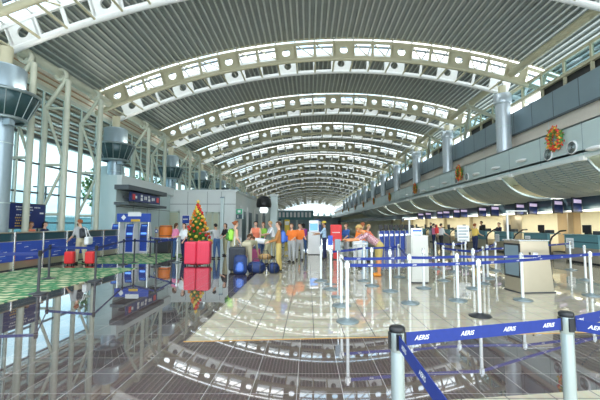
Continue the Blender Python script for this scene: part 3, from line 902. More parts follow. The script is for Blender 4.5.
for i in range(6):
    o = lc if i == 0 else copy_tree(lc)
    o.location = (XC, 10.5 + 1.2 * i, 0)
    o['label'] = 'dark topped check in counter with blue front banner, %s from the left edge' % ORD[i]
# notice board
t = thing('notice_board', 'large navy information board behind the left counters', 'sign', (-10.6, 12.85, 0))
pa, pb = PX(2, 203, -10.6), PX(43.5, 228, -10.6)
y0, y1, z1, z0 = pa.y - 12.85, pb.y - 12.85, 2.25, 1.35
b = MB(); b.rbox(-.025, .025, y0, y1, z0, z1, .02, 'navy'); b.build('panel', t)
b = MB(); b.rbox(-.03, .02, y0 - .03, y1 + .03, z0 - .03, z1 + .03, .018, 'charcoal'); b.build('frame', t)
b = MB(); L = y1 - y0
for i, (f0, f1, k) in enumerate([(.28, .88, 'white'), (.3, .70, 'white'), (.3, .66, 'blue_mid'), (.3, .64, 'white'), (.28, .62, 'gold'), (.3, .44, 'gold'), (.28, .4, 'gold'), (.28, .72, 'gold')]):
    z = z1 - .12 - i * .1
    n = int((f1 - f0) * 26); rnd = random.Random(i)
    for j in range(n):
        a = f0 + (f1 - f0) * j / n
        if rnd.random() < .85: b.box(.0255, .029, y0 + L * a, y0 + L * (a + .026), z - .02, z + .022, k)
b.box(.0255, .029, y0 + L * .86, y0 + L * .96, z1 - .36, z1 - .3, 'white')
b.build('lettering', t)
b = MB()
for y in (y0 + .3, y1 - .3): b.box(-.03, .0, y - .03, y + .03, 0, z0, 'charcoal')
b.build('stand', t)

# ---- blue kiosks at the left
hp = PZ(134, 252)
def make_kiosk():
    t = thing('self_service_kiosk', 'x', 'kiosk', (0, 0, 0), 0, 'blue self service kiosks by the carpet')
    b = MB(); b.rbox(-.25, .25, -.25, .28, 0, .07, .02, 'white'); b.build('base', t)
    b = MB(); b.prism([(-.2, .07), (.22, .07), (.22, .8), (.05, 1.5), (-.12, 1.5), (-.2, 1.2)], 'x', -.2, .2, 'blue'); b.build('body', t)
    b = MB()
    for sx in (-.24, .2): b.prism([(-.24, .07), (.26, .07), (.26, .85), (.09, 1.56), (-.14, 1.56), (-.24, 1.2)], 'x', sx, sx + .04, 'white')
    b.build('side_panel', t)
    b = MB(); b.prism([(-.215, .95), (-.2, .95), (-.13, 1.42), (-.145, 1.42)], 'x', -.15, .15, 'screen_blue'); b.build('screen', t)
    b = MB(); b.rbox(-.15, .15, -.3, -.2, .8, .84, .01, 'charcoal'); b.build('keyboard_shelf', t)
    return t
kk = make_kiosk()
for i, (u, v, l) in enumerate([(117, 253.5, 'blue self service kiosk with white sides nearest the counters'), (131, 253, 'blue self service kiosk with white sides under the middle of the blue header'),
                               (145, 252, 'blue self service kiosk with white sides nearest the orange wrapping stand')]):
    o = kk if i == 0 else copy_tree(kk)
    p = PZ(u, v); o.location = (p.x, p.y, 0); o['label'] = l; o.rotation_euler.z = -.05
p = PZ(134, 255.5)
t = thing('kiosk_header', 'blue and white header board over the blue kiosks', 'sign', (p.x, p.y + .35, 0))
x0, x1 = PY(117.5, 213, p.y + .35).x - p.x, PY(151, 213, p.y + .35).x - p.x
z0, z1 = PY(134, 222, p.y + .35).z, PY(134, 213.5, p.y + .35).z
b = MB(); b.rbox(x0, x1, -.05, .05, z0, z1, .02, 'blue'); b.build('panel', t)
b = MB(); b.rbox(x0 + .55, x1 - .45, -.06, -.045, z1 - .14, z1 + .07, .01, 'white'); b.rbox(x0 + .7, x1 - .5, -.06, -.045, z0 + .02, z0 + .14, .01, 'gold')
b.prism([(x0 + .22, z0 + .22), (x0 + .34, z0 + .36), (x0 + .46, z0 + .22), (x0 + .34, z0 + .08)], 'y', -.06, -.045, 'white'); b.build('emblem', t)
b = MB()
for x in (x0 + .1, x1 - .1): b.tube([(x, 0, 0), (x, 0, z0 + .05)], .035, 'steel', 8)
b.build('post', t)
# orange wrapping stand
p = PZ(164, 252)
t = thing('wrapping_stand', 'orange drum shaped wrapping stand with a round emblem on a dark base', 'stand', (p.x, p.y, 0), -.2)
b = MB(); b.rbox(-.42, .42, -.3, .3, 0, .72, .03, 'charcoal'); b.rbox(-.46, .46, -.34, .34, .72, .78, .015, 'white'); b.build('base', t)
b = MB(); b.lathe([(0, .78), (.3, .78), (.32, .84), (.32, 1.38), (.3, 1.42), (0, 1.42)], 'orange', 20, (0.08, 0, 0)); b.build('drum', t)
b = MB()
for z in (.86, 1.34): b.lathe([(.322, z), (.328, z), (.328, z + .03), (.322, z + .03)], 'charcoal', 20, (.08, 0, 0))
b.build('band', t)
b = MB(); b.rbox(-.5, -.28, -.14, .1, .78, 1.35, .03, 'metal_beige'); b.lathe([(0, 0), (.1, 0), (.1, .012), (0, .012)], 'blue_mid', 18, mx=Matrix.Translation((-.39, -.141, 1.12)) @ Matrix.Rotation(PI / 2, 4, 'X'))
b.lathe([(0, 0), (.06, 0), (.06, .018), (0, .018)], 'white', 18, mx=Matrix.Translation((-.39, -.141, 1.12)) @ Matrix.Rotation(PI / 2, 4, 'X')); b.build('side_column', t)

# ------------------------------------------------------------------ right check in counters
def make_right_counter():
    t = thing('check_in_desk', 'x', 'check-in desk', (0, 0, 0), 0, 'right check in desks')
    w = 1.65
    b = MB(); b.rbox(0, .7, -w / 2, w / 2, .08, .62, .015, 'metal_beige'); b.box(.05, .68, -w / 2 + .03, w / 2 - .03, 0, .09, 'black'); b.build('base', t)
    b = MB(); b.rbox(-.02, .1, -w / 2, w / 2, .60, 1.06, .02, 'teal_grey'); b.box(-.026, -.018, -w / 2 + .02, w / 2 - .02, .80, .84, 'teal_dark'); b.build('fascia', t)
    b = MB(); b.rbox(-.05, .55, -w / 2 - .02, w / 2 + .02, 1.06, 1.10, .012, 'teal_grey'); b.build('worktop', t)
    b = MB(); b.rbox(.35, .40, -.05, .35, 1.16, 1.46, .012, 'black'); b.cbox((.42, .15, 1.13), (.14, .2, .06), 'black'); b.build('monitor', t)
    b = MB(); b.rbox(.25, .45, -.6, -.25, 1.1, 1.24, .02, 'charcoal'); b.build('printer', t)
    b = MB(); b.box(-.03, -.022, w / 2 - .5, w / 2 - .12, .55, .95, 'paper')
    for i in range(5): b.box(-.033, -.03, w / 2 - .46, w / 2 - .16, .62 + i * .06, .635 + i * .06, 'screen_grey')
    b.build('notice', t)
    b = MB(); b.rbox(0.05, .75, w / 2 + .08, w / 2 + .78, 0, .34, .02, 'metal_beige'); b.box(0.05, .75, w / 2 + .12, w / 2 + .74, .34, .36, 'rubber'); b.build('weigh_belt', t)
    b = MB(); b.tube([(.0, w / 2 + .85, 0), (0, w / 2 + .85, .75), (.1, w / 2 + .85, .95), (.45, w / 2 + .85, 1.2), (.7, w / 2 + .85, 1.22)], .035, 'black', 8); b.build('guard_rail', t)
    return t
XD = 10.3
rc = make_right_counter()
for i in range(12):
    o = rc if i == 0 else copy_tree(rc)
    o.location = (XD, 13.1 + 2.6 * i, 0)
    o['label'] = 'teal fronted check in desk under the canopies, %s from the right edge' % ORD[i]

# flight monitors on the fascia
def make_monitor():
    t = thing('hanging_flight_monitor', 'x', 'monitor', (0, 0, 0), 0, 'flight monitors along the dark fascia')
    b = MB(); b.rbox(-.43, .43, -.04, .05, -.3, .3, .02, 'black'); b.build('housing', t)
    b = MB(); b.box(-.39, .39, -.046, -.04, -.25, .26, 'navy'); b.build('screen', t)
    b = MB()
    b.box(-.37, .37, -.05, -.046, .08, .22, 'screen_purple')
    b.build('display_line', t)
    b = MB(); b.tube([(0, .04, .1), (.24, .40, .1)], .03, 'charcoal', 8); b.build('bracket', t)
    return t
fm = make_monitor()
for i, (u, v) in enumerate([(576.5, 203.5), (557.5, 204.5), (532.5, 206), (519.5, 206.5), (494.5, 209), (482, 209.5), (463.5, 211.5), (456.5, 212), (446, 213), (440, 213.5), (428, 214.5), (420.5, 215)]):
    o = fm if i == 0 else copy_tree(fm)
    p = PX(u, v, 12.85); o.location = (p.x, p.y, 2.40); o.rotation_euler.z = .55; o.scale = (1.12, 1, 1.2)
    o['label'] = 'dark flight monitor with a pale lilac top line, %s from the right edge' % ORD[i]

# ------------------------------------------------------------------ queue barriers
PH = .93
fc = bpy.data.curves.new('lettering', 'FONT'); fc.body = 'AERIS'; fc.size = .036; fc.shear = .35; fc.align_x = 'CENTER'; fc.align_y = 'CENTER'; fc.extrude = 0; fc.resolution_u = 2; fc.offset = .0006
fo = bpy.data.objects.new('lettering', fc); COL.objects.link(fo)
bpy.context.view_layer.update()
_tm = bpy.data.meshes.new_from_object(fo.evaluated_get(bpy.context.evaluated_depsgraph_get()))
TXT = ([tuple(v.co) for v in _tm.vertices], [tuple(p.vertices) for p in _tm.polygons])
bpy.data.objects.remove(fo); bpy.data.meshes.remove(_tm); bpy.data.curves.remove(fc)
def make_post(kind, near=False):
    pole, base = {'white': ('pole_white', 'base_grey'), 'dark': ('charcoal', 'charcoal'), 'steel': ('pole_steel', 'base_grey')}[kind]
    t = thing('barrier_post', 'x', 'barrier post', (0, 0, 0), 0, 'queue barrier posts')
    r = .037 if near else .028
    b = MB(); b.lathe([(0, 0.0), (.17, 0.0), (.175, .012), (.16, .026), (.06, .04), (r + .012, .06), (r, .06)], base, 24); b.build('base', t)
    b = MB(); b.lathe([(r, .05), (r, .80)], pole, 20)
    if near:
        b.lathe([(r + .001, .3), (r + .003, .305), (r + .003, .31), (r + .001, .315)], pole, 20)
    b.build('pole', t)
    b = MB(); b.lathe([(r, .80), (r + .003, .803), (r + .003, .905)], pole if near or kind == 'white' else 'black', 20); b.lathe([(r + .003, .905), (r + .007, .908), (r + .007, .926), (r, .934), (0, .934)], 'black' if near else 'black' if kind != 'white' else 'steel', 20)
    for a in range(4):
        mx = Matrix.Rotation(a * PI / 2, 4, 'Z'); b.cbox((r + .004, 0, .86), (.012, .03, .085), 'black' if kind != 'white' else 'steel', mx)
    b.build('head', t)
    return t
PROT = {k: make_post(k) for k in ('white', 'dark')}
NEARP = make_post('steel', True)
USED = set()
def put_post(kind, x, y, label, group=None):
    src = NEARP if kind == 'near' else PROT[kind]
    if kind in USED: o = copy_tree(src)
    else: o = src; USED.add(kind)
    o.location = (x, y, 0); o['label'] = label
    if group: o['group'] = group
    return o
def belt(o, q, key='belt_blue', h=.066, step=.55, tscale=1.0, sag=.0):
    # the tape pulled out of post o to the head of a post at q
    a = Vector((o.location.x, o.location.y, 0)); d = Vector((q[0], q[1], 0)) - a; L = d.length
    ang = math.atan2(d.y, d.x)
    b = MB(); n = 10; z = .86
    vs = []
    for i in range(n + 1):
        t = i / n; x = .048 + (L - .096) * t; zz = z - sag * 4 * t * (1 - t)
        vs += [(x, -.0015, zz - h / 2), (x, -.0015, zz + h / 2), (x, .0015, zz + h / 2), (x, .0015, zz - h / 2)]
    fs = [(4 * i + e, 4 * i + (e + 1) % 4, 4 * i + 4 + (e + 1) % 4, 4 * i + 4 + e) for i in range(n) for e in range(4)]
    b.add(vs, fs, key)
    if step:
        m = max(1, int(L / step))
        # which side of the tape looks to the camera
        mid = a + d / 2; nrm = Vector((d.y, -d.x, 0)); front = 1 if nrm.dot(Vector((0, 0, 0)) - mid) > 0 else -1
        for i in range(m):
            x = (i + .5) * L / m; zz = z - sag * 4 * (x / L) * (1 - x / L)
            for side in (1, -1):
                # lettering reads left to right from its own side
                vs = [((x + side * px * tscale), -side * .0028, zz + py * tscale) for px, py, _ in TXT[0]]
                b.add(vs, TXT[1], 'white')
    c = b.build('belt', o); c.rotation_euler = (0, 0, ang)
    return c
# nearest posts and tapes
A_ = (.494, 1.96); B_ = (1.668, 2.275)
pA = put_post('near', *A_, 'thick steel barrier post nearest the camera left of bottom centre', 'nearest steel barrier posts')
pB = put_post('near', *B_, 'thick steel barrier post nearest the camera at lower right', 'nearest steel barrier posts')
belt(pA, B_, 'belt_blue', .072, .27)
belt(pA, (.462, .45), 'belt_blue', .072, .27)
belt(pB, (3.0, 2.93), 'belt_blue', .072, .27)
belt(pB, (2.75, 1.22), 'belt_blue', .072, .27)
G1 = 'white barrier posts of the queue lanes'
MID = dict(
    P1=(347.5, 322, 'white barrier post at the left end of the front blue tape'),
    P2=(480, 316.5, 'white barrier post with dark round base in the middle of the front blue tape'),
    P3=(592, 296, 'white barrier post at the right edge on the front blue tape'),
    P4=(586, 280.5, 'white barrier post at the right edge just behind another post'),
    P5=(523, 300.5, 'white barrier post right in front of the steel podium'),
    P6=(458, 301, 'white barrier post left of the middle of the front tape, second row'),
    P7=(410, 303.5, 'white barrier post before the white cabinet where the slanting tape ends'),
    P8=(390.5, 291.5, 'white barrier post by the legs of the leaning man in checked shirt'),
    P9=(424, 288.5, 'white barrier post standing against the white cabinet'),
    P10=(331, 289.5, 'white barrier post in front of the red sign stand'),
    P11=(341.5, 306, 'white barrier post just behind the left end of the front tape'),
    P12=(364, 281, 'white barrier post left of the leaning man in checked shirt'),
    P13=(372, 286, 'white barrier post directly before the feet of the leaning man'),
    P14=(399, 277.5, 'white barrier post in front of the row of blue kiosks'),
    P15=(444, 281, 'white barrier post right of the white cabinet'),
    P16=(474, 289, 'white barrier post behind the middle of the front tape'),
    P17=(484, 284, 'white barrier post left of the steel podium, front one of a close pair'),
    P18=(488, 279, 'white barrier post left of the steel podium, rear one of a close pair'),
    P19=(321, 281, 'white barrier post in front of the white kiosk with blue screen'),
    P20=(436, 269, 'white barrier post below the traveller with red bag'),
    P21=(454, 272, 'white barrier post left of the white notice stand'),
    P22=(466, 268, 'white barrier post beside the leg of the white notice stand'),
    P23=(496, 271, 'white barrier post in front of the far desks left of the podium'),
    P24=(571, 270, 'white barrier post in front of the nearest check in desk'))
MP = {}
for k, (u, v, l) in MID.items():
    p = PZ(u, v); MP[k] = put_post('white', p.x, p.y, l, G1)
G2 = 'dark barrier posts along the left carpet'
LP = {}
p = PZ(177, 262.5); LP['L8'] = put_post('white', p.x, p.y, 'pale steel barrier post left of the two bright red suitcases', G2)
for ch in MP['P2'].children:
    if ch.name.startswith('base'): ch.data = ch.data.copy(); ch.data.materials[0] = M['black']
def xy(k): return (MP[k].location.x, MP[k].location.y)
edge = PZ(660, 291)
for a, c in [('P1', 'P2'), ('P2', 'P3'), ('P11', 'P7'), ('P7', 'P6'), ('P6', 'P5'), ('P5', 'P3'), ('P14', 'P7'), ('P15', 'P16'), ('P16', 'P17'), ('P17', 'P24'), ('P20', 'P21'), ('P21', 'P22'), ('P18', 'P23'), ('P10', 'P12'), ('P12', 'P14')]:
    belt(MP[a], xy(c), 'belt_blue', .052, .6, .8, .012)
belt(MP['P3'], (edge.x, edge.y), 'belt_blue', .066, .75, .9)
belt(MP['P1'], xy('P11'), 'charcoal', .05, 0)
G2 = 'dark barrier posts along the left carpet'
LEFT = dict(
    L1=(38, 294, 'dark barrier post on the carpet nearest the lower left'), L2=(95, 281, 'dark barrier post at the carpet edge in front of the red suitcases'),
    L3=(48.5, 279, 'dark barrier post on the carpet close to the blue counters'), L4=(123, 264.5, 'dark barrier post on the far carpet by the end of the counters'),
    L5=(150, 257, 'dark barrier post behind the others near the orange stand'), L6=(156, 266.5, 'dark barrier post on the carpet edge below the orange stand'),
    L7=(171.5, 261, 'dark barrier post left of the steel post near the tree'), L9=(134, 263, 'dark barrier post in front of the middle blue kiosk'))
for k, (u, v, l) in LEFT.items():
    p = PZ(u, v); LP[k] = put_post('dark', p.x, p.y, l, G2)
q = PZ(-40, 296)
for a, c, k in [('L3', 'L2', 'belt_navy'), ('L2', 'L4', 'belt_navy'), ('L4', 'L9', 'belt_navy'), ('L9', 'L6', 'belt_navy'), ('L6', 'L7', 'belt_blue'), ('L7', 'L8', 'belt_blue'), ('L5', 'L7', 'belt_blue'), ('L1', 'L3', 'belt_navy')]:
    belt(LP[a], (LP[c].location.x, LP[c].location.y), k, .066, .75 if k == 'belt_blue' else 0, .9)
belt(LP['L1'], (q.x, q.y), 'belt_navy', .066, 0)
# ------------------------------------------------------------------ stands in the queue area
p = PZ(529, 295)
t = thing('podium', 'brushed steel podium with a dark screen on its left side', 'podium', (p.x + .24, p.y + .42, 0), .10)
b = MB()
b.prism([(-.36, .02), (.42, .02), (.32, 1.12), (-.34, 1.12)], 'y', -.26, .26, 'metal_beige'); b.build('body', t)
b = MB(); b.rbox(-.38, .46, -.28, .28, 0, .03, .01, 'charcoal'); b.build('plinth', t)
b = MB(); b.prism([(-.37, .33), (-.36, .33), (-.345, 1.07), (-.365, 1.07)], 'y', -.28, .24, 'black'); fr = b.build('screen_frame', t)
b = MB(); b.prism([(-.375, .37), (-.37, .37), (-.355, 1.03), (-.372, 1.03)], 'y', -.24, .2, 'screen_grey'); b.build('screen', fr)
b = MB(); b.rbox(-.37, .35, -.28, .28, 1.12, 1.15, .012, 'steel'); b.build('top', t)
b = MB(); b.cbox((.0, -.268, .82), (.12, .016, .12), 'steel'); b.cbox((-.12, -.268, .86), (.03, .02, .05), 'black'); b.build('access_hatch', t)

p = PZ(421, 284)
t = thing('cabinet', 'white cabinet in the queue lanes with a small blue topped sign', 'cabinet', (p.x, p.y + .25, 0), 0)
hh = PY(421, 235.5, p.y).z; ww = 8.6 / FPX * p.y
b = MB(); b.rbox(-ww, ww, -.22, .22, .04, hh, .015, 'cabinet_white'); b.build('body', t)
b = MB(); b.rbox(-ww + .02, ww - .02, -.2, .2, 0, .05, .01, 'charcoal'); b.build('plinth', t)
b = MB(); b.rbox(-ww + .03, ww - .03, -.232, -.22, .1, hh - .08, .006, 'cabinet_white'); d = b.build('door', t)
b = MB(); b.tube([(ww - .09, -.25, hh * .5), (ww - .09, -.25, hh * .5 + .12)], .01, 'steel', 8); b.cbox((ww - .09, -.24, hh * .5 + .06), (.016, .02, .03), 'steel'); b.build('handle', d)
b = MB(); z1 = PY(421, 228.5, p.y).z; b.rbox(-ww * .62, ww * .62, -.03, .03, hh, z1, .01, 'sign_lit'); b.box(-ww * .55, ww * .55, -.034, -.03, z1 - .09, z1 - .03, 'blue_mid'); b.box(-ww * .5, ww * .5, -.034, -.03, z1 - .2, z1 - .15, 'screen_grey'); b.build('sign', t)

p = PZ(314, 255)
t = thing('information_kiosk', 'white kiosk with an upright blue screen left of the red stand', 'kiosk', (p.x, p.y + .3, 0))
b = MB(); b.rbox(-.3, .3, -.25, .25, .03, 1.12, .03, 'white'); b.box(-.28, .28, -.23, .23, 0, .04, 'charcoal'); b.build('body', t)
b = MB(); b.rbox(-.24, .24, .0, .1, 1.12, 1.68, .02, 'white'); sc = b.build('screen_frame', t)
b = MB(); b.box(-.19, .19, -.006, 0, 1.18, 1.52, 'screen_blue'); b.box(-.2, .2, -.006, 0, 1.56, 1.64, 'sign_lit'); b.build('screen', sc)

p = PZ(336.5, 260)
t = thing('sign_stand', 'bright red sign stand with white line of text', 'sign', (p.x, p.y + .15, 0))
b = MB(); b.rbox(-.24, .24, -.05, .05, .78, 1.47, .02, 'red'); b.build('panel', t)
b = MB(); b.rbox(-.12, .12, -.07, .07, .03, .8, .02, 'red'); b.build('pillar', t)
b = MB(); b.rbox(-.22, .22, -.18, .18, 0, .035, .01, 'charcoal'); b.build('base', t)
b = MB()
for i in range(7): b.box(-.16 + i * .047, -.16 + i * .047 + .034, -.055, -.05, 1.12, 1.16, 'white')
b.build('lettering', t)
# two small screens on poles by the front tape
for u, v, top, l in [(332.5, 290, 236, 'narrow blue panel on a pole left of the front tape end'), (340.5, 304, 240, 'narrow grey panel on a pole above the front tape end')]:
    p = PZ(u - 1, v - 3); zt = PY(u, top, p.y).z
    t = thing('pole_sign', l, 'sign', (p.x, p.y + .36, 0))
    b = MB(); b.tube([(0, 0, .02), (0, 0, zt - .2)], .018, 'steel', 8); b.build('pole', t)
    b = MB(); b.lathe([(0, 0), (.14, 0), (.14, .015), (.02, .03)], 'base_grey', 18); b.build('base', t)
    b = MB(); b.rbox(-.06, .06, -.02, .02, zt - .24, zt, .008, 'blue' if top == 236 else 'screen_grey'); b.build('panel', t)
# white height frames
for u, v, top, arm, l in [(410, 262, 218.5, -.28, 'white pole with a short arm above the white cabinet'), (509, 264, 211.5, .75, 'tall white pole with a right hand arm before the desks')]:
    p = PZ(u, v); zt = PY(u, top, p.y).z
    t = thing('gauge_pole', l, 'pole', (p.x, p.y, 0))
    b = MB(); b.rbox(-.03, .03, -.03, .03, 0, zt, .008, 'white'); b.build('pole', t)
    b = MB(); b.rbox(min(-.03, arm), max(.03, arm), -.025, .025, zt - .0, zt + .04, .008, 'white'); b.build('arm', t)
    b = MB(); b.rbox(-.18, .18, -.18, .18, 0, .02, .006, 'base_grey'); b.build('base', t)
    b = MB(); b.cbox((arm * .93, 0, zt - .06), (.1, .08, .12), 'charcoal'); b.build('sensor', t)
# white notice stand
p = PZ(464, 262)
t = thing('notice_stand', 'white notice board on two legs in front of the far desks', 'sign', (p.x, p.y, 0))
z0, z1 = PY(464, 241.5, p.y).z, PY(464, 225.5, p.y).z; hw = 6 / FPX * p.y
b = MB(); b.rbox(-hw, hw, -.02, .02, z0, z1, .015, 'paper'); b.build('board', t)
b = MB()
for i in range(5):
    z = z1 - .1 - i * .12
    b.box(-hw * .8, hw * (.8 if i % 2 else .5), -.024, -.02, z - .018, z + .018, 'screen_grey')
b.build('lettering', t)
for sx in (-1, 1):
    b = MB(); b.tube([(sx * hw * .3, 0, .02), (sx * hw * .3, 0, z0 + .02)], .02, 'white', 8); b.cbox((sx * hw * .3, 0, .012), (.08, .4, .024), 'base_grey'); b.build('leg', t)
# row of blue kiosks far right of centre
def make_kiosk2():
    t = thing('check_in_kiosk', 'x', 'kiosk', (0, 0, 0), 0, 'row of blue kiosks behind the leaning man')
    b = MB(); b.rbox(-.13, .13, -.2, .2, .0, 1.1, .02, 'blue'); b.build('body', t)
    b = MB(); b.box(-.15, -.125, -.22, .2, .02, 1.12, 'white'); b.box(-.13, .06, -.207, -.2, .80, .92, 'sign_lit'); b.build('side_panel', t)
    b = MB(); b.rbox(-.12, .12, -.04, .04, 1.16, 1.45, .012, 'black'); b.cbox((0, .02, 1.13), (.06, .05, .1), 'black'); b.build('monitor', t)
    return t
k2 = make_kiosk2()
for i in range(7):
    o = k2 if i == 0 else copy_tree(k2)
    p = PZ(381 + 5.2 * i, 250 - .25 * i); o.location = (p.x, p.y, 0)
    o['label'] = 'narrow blue kiosk, %s from the left in the row behind the leaning man' % ORD[i]

# ------------------------------------------------------------------ christmas tree
p = PZ(197, 256)
t = thing('christmas_tree', 'decorated christmas tree with red and gold baubles and a star', 'christmas tree', (p.x, p.y, 0))
zt, zb = PY(197, 203, p.y).z, PY(197, 243, p.y).z
rb = 14.5 / FPX * p.y
rnd = random.Random(11)
b = MB()
for i in range(2600):
    f = rnd.random() ** .75; f = 1 - f
    z = zb + (zt - zb) * f; tier = (1 - ((f * 7) % 1) * .25)
    r = rb * (1 - f) ** .9 * tier * rnd.uniform(.55, 1.0); a = rnd.random() * 2 * PI
    c = Vector((r * .55 * math.cos(a), r * .55 * math.sin(a), z + .06)); e = Vector((r * math.cos(a), r * math.sin(a), z - .05 + rnd.uniform(-.06, .04)))
    sd = (e - c).cross(Vector((0, 0, 1)))
    sd = sd.normalized() * rnd.uniform(.03, .055) if sd.length > 1e-4 else Vector((.03, 0, 0))
    m_ = (c + e) / 2 + Vector((0, 0, .03))
    b.add([c - sd * .4, m_ - sd, e, m_ + sd, c + sd * .4], [(0, 1, 2, 3, 4)], rnd.choice(['leaf', 'leaf', 'leaf', 'leaf_olive']))
b.lathe([(rb * .6, zb), (rb * .3, zb + (zt - zb) * .5), (.01, zt)], 'leaf', 10)
b.build('foliage', t)
b = MB(); b.tube([(0, 0, .05), (0, 0, zb + .3)], .06, 'bark', 10); b.build('trunk', t)
b = MB(); b.lathe([(0, 0), (.34, 0), (.30, .38), (.32, .4), (0, .4)], 'red', 18); b.build('stand', t)
for i in range(92):
    f = i / 92; z = zb + (zt - zb) * (f ** 1.25 * .96); a = i * 2.399
    r = rb * (1 - (z - zb) / (zt - zb)) ** .9 * .95
    b = MB(); b.sphere((r * math.cos(a), r * math.sin(a), z), rnd.uniform(.055, .085), ['orange', 'red', 'gold', 'yellow', 'orange'][i % 5], 10, 6); b.build('bauble', t)
b = MB()
st = []
for j in range(10):
    r = .11 if j % 2 == 0 else .045; st.append((r * math.sin(j * PI / 5), zt + .06 + r * math.cos(j * PI / 5)))
b.prism(st, 'y', -.02, .02, 'gold'); b.tube([(0, 0, zt - .1), (0, 0, zt + .05)], .015, 'gold', 6); b.build('star', t)

# ------------------------------------------------------------------ luggage
def suitcase(name, label, x, y, w, h, d, key, rz=0, group=None, handle=True, ribs=True):
    t = thing(name, label, 'suitcase', (x, y, 0), rz, group)
    b = MB(); b.rbox(-w / 2, w / 2, -d / 2, d / 2, .05, h, min(.06, d / 4), key, seg=3)
    if ribs:
        for i in range(5):
            xx = -w * .36 + w * .18 * i; b.rbox(xx - .012, xx + .012, -d / 2 - .008, d / 2 + .008, .12, h - .07, .006, key)
    b.build('shell', t)
    for sx in (-1, 1):
        for sy in (-1, 1):
            b = MB(); b.lathe([(0, -.012), (.03, -.012), (.03, .012), (0, .012)], 'rubber', 10, mx=Matrix.Translation((sx * w * .36, sy * d * .3, .03)) @ Matrix.Rotation(PI / 2, 4, 'Y')); b.build('wheel', t)
    b = MB(); b.tube([(-.09, 0, h - .01), (-.09, 0, h + .03), (.09, 0, h + .03), (.09, 0, h - .01)], .012, 'charcoal', 6); b.build('carry_handle', t)
    if handle:
        b = MB(); b.tube([(-.1, d * .3, h - .02), (-.1, d * .3, h + .3), (.1, d * .3, h + .3), (.1, d * .3, h - .02)], .01, 'steel', 6); b.build('trolley_handle', t)
    b = MB(); b.box(-w / 2 - .004, w / 2 + .004, -.008, .008, .1, h - .05, 'charcoal'); b.build('zip', t)
    return t
for u, v, wpx, hpx, key, l in [(189.3, 266, 12, 25.5, 'coral_red', 'bright red upright suitcase before the tree, left one of two'), (202.3, 266, 13.5, 26, 'coral_red', 'bright pinkish red upright suitcase before the tree, right one of two')]:
    p = PZ(u, v); s_ = p.y / FPX
    suitcase('suitcase', l, p.x, p.y + .18, wpx * s_ * .98, hpx * s_ - .06, .34, key, 0, 'red suitcases before the tree', False)
for u, v, l in [(69.5, 265, 'red suitcase on the floor left of the man at the counter'), (90, 265, 'red suitcase on the floor right of the man at the counter')]:
    p = PZ(u, v); s_ = p.y / FPX
    suitcase('suitcase', l, p.x, p.y + .0, .31, .5, .24, 'red', .1, 'red suitcases at the counter', False)
p = PZ(236, 273); suitcase('suitcase', 'large black upright suitcase below the woman with green backpack', p.x - .02, p.y + .26, .52, .78, .32, 'bag_black', .15)

def backpack(label, loc, rz, tilt, key, key2, s=1.0, group=None):
    t = thing('backpack', label, 'backpack', loc, rz, group); t.rotation_euler = (tilt, 0, rz); t.scale = (s, s, s)
    b = MB(); b.bm(hull([((-.1, 0, .08), .08), ((.1, 0, .08), .08), ((-.09, 0, .42), .08), ((.09, 0, .42), .08), ((0, -.06, .2), .1)], 10, 8), key); b.build('main_bag', t)
    b = MB(); b.bm(hull([((-.06, -.13, .1), .05), ((.06, -.13, .1), .05), ((.05, -.13, .26), .05), ((-.05, -.13, .26), .05)]), key2); b.build('front_pocket', t)
    for sx in (-1, 1):
        b = MB(); b.tube([(sx * .09, .07, .46), (sx * .1, .12, .42), (sx * .1, .13, .25), (sx * .09, .07, .08)], .018, 'charcoal', 6); b.build('strap', t)
    b = MB(); b.tube([(-.03, .03, .49), (-.02, .03, .53), (.02, .03, .53), (.03, .03, .49)], .01, 'charcoal', 6); b.build('top_loop', t)
    return t
p = PZ(239.5, 274); backpack('dark blue hiking backpack on the floor leaning on a black suitcase', (p.x + .03, p.y - .06, 0.0), .1, -.12, 'bag_blue', 'blue_mid', 1.15)
def duffel(label, u, v, L, r, key, rz, group=None, z=0.0):
    p = PZ(u, v)
    t = thing('duffel_bag', label, 'bag', (p.x, p.y + r, z), rz, group)
    b = MB(); b.bm(hull([((-L / 2 + r, 0, r), r), ((L / 2 - r, 0, r), r), ((-L / 2 + r, 0, r * 1.2), r * .9), ((L / 2 - r, 0, r * 1.2), r * .9)], 14, 10), key); b.build('body', t)
    for sx in (-1, 1):
        b = MB(); b.lathe([(r * 1.0, -.012), (r * 1.04, -.012), (r * 1.04, .012), (r, .012)], 'charcoal', 18, mx=Matrix.Translation((sx * L * .2, 0, r)) @ Matrix.Rotation(PI / 2, 4, 'Y')); b.build('strap', t)
    b = MB(); b.tube([(-.12, -.03, r * 2), (-.08, -.04, r * 2 + .1), (.08, -.04, r * 2 + .1), (.12, -.03, r * 2)], .014, 'charcoal', 6); b.build('handle', t)
    return t
duffel('dark blue duffel bag on the floor left of the bending people', 255.5, 274, .58, .17, 'bag_blue', .1, 'blue duffel bags')
duffel('dark blue duffel bag on the floor beside yellow trousers', 272.8, 274.2, .38, .16, 'bag_blue', -.2, 'blue duffel bags')
p = PZ(253.5, 266); suitcase('patterned_suitcase', 'dark red patterned suitcase standing behind the blue duffels', p.x, p.y + .25, .4, .6, .26, 'bag_pattern', .1, None, False, False)
duffel('tan bag lying on top of the blue duffels', 264.5, 271, .42, .09, 'bag_tan', .15, None, .355)
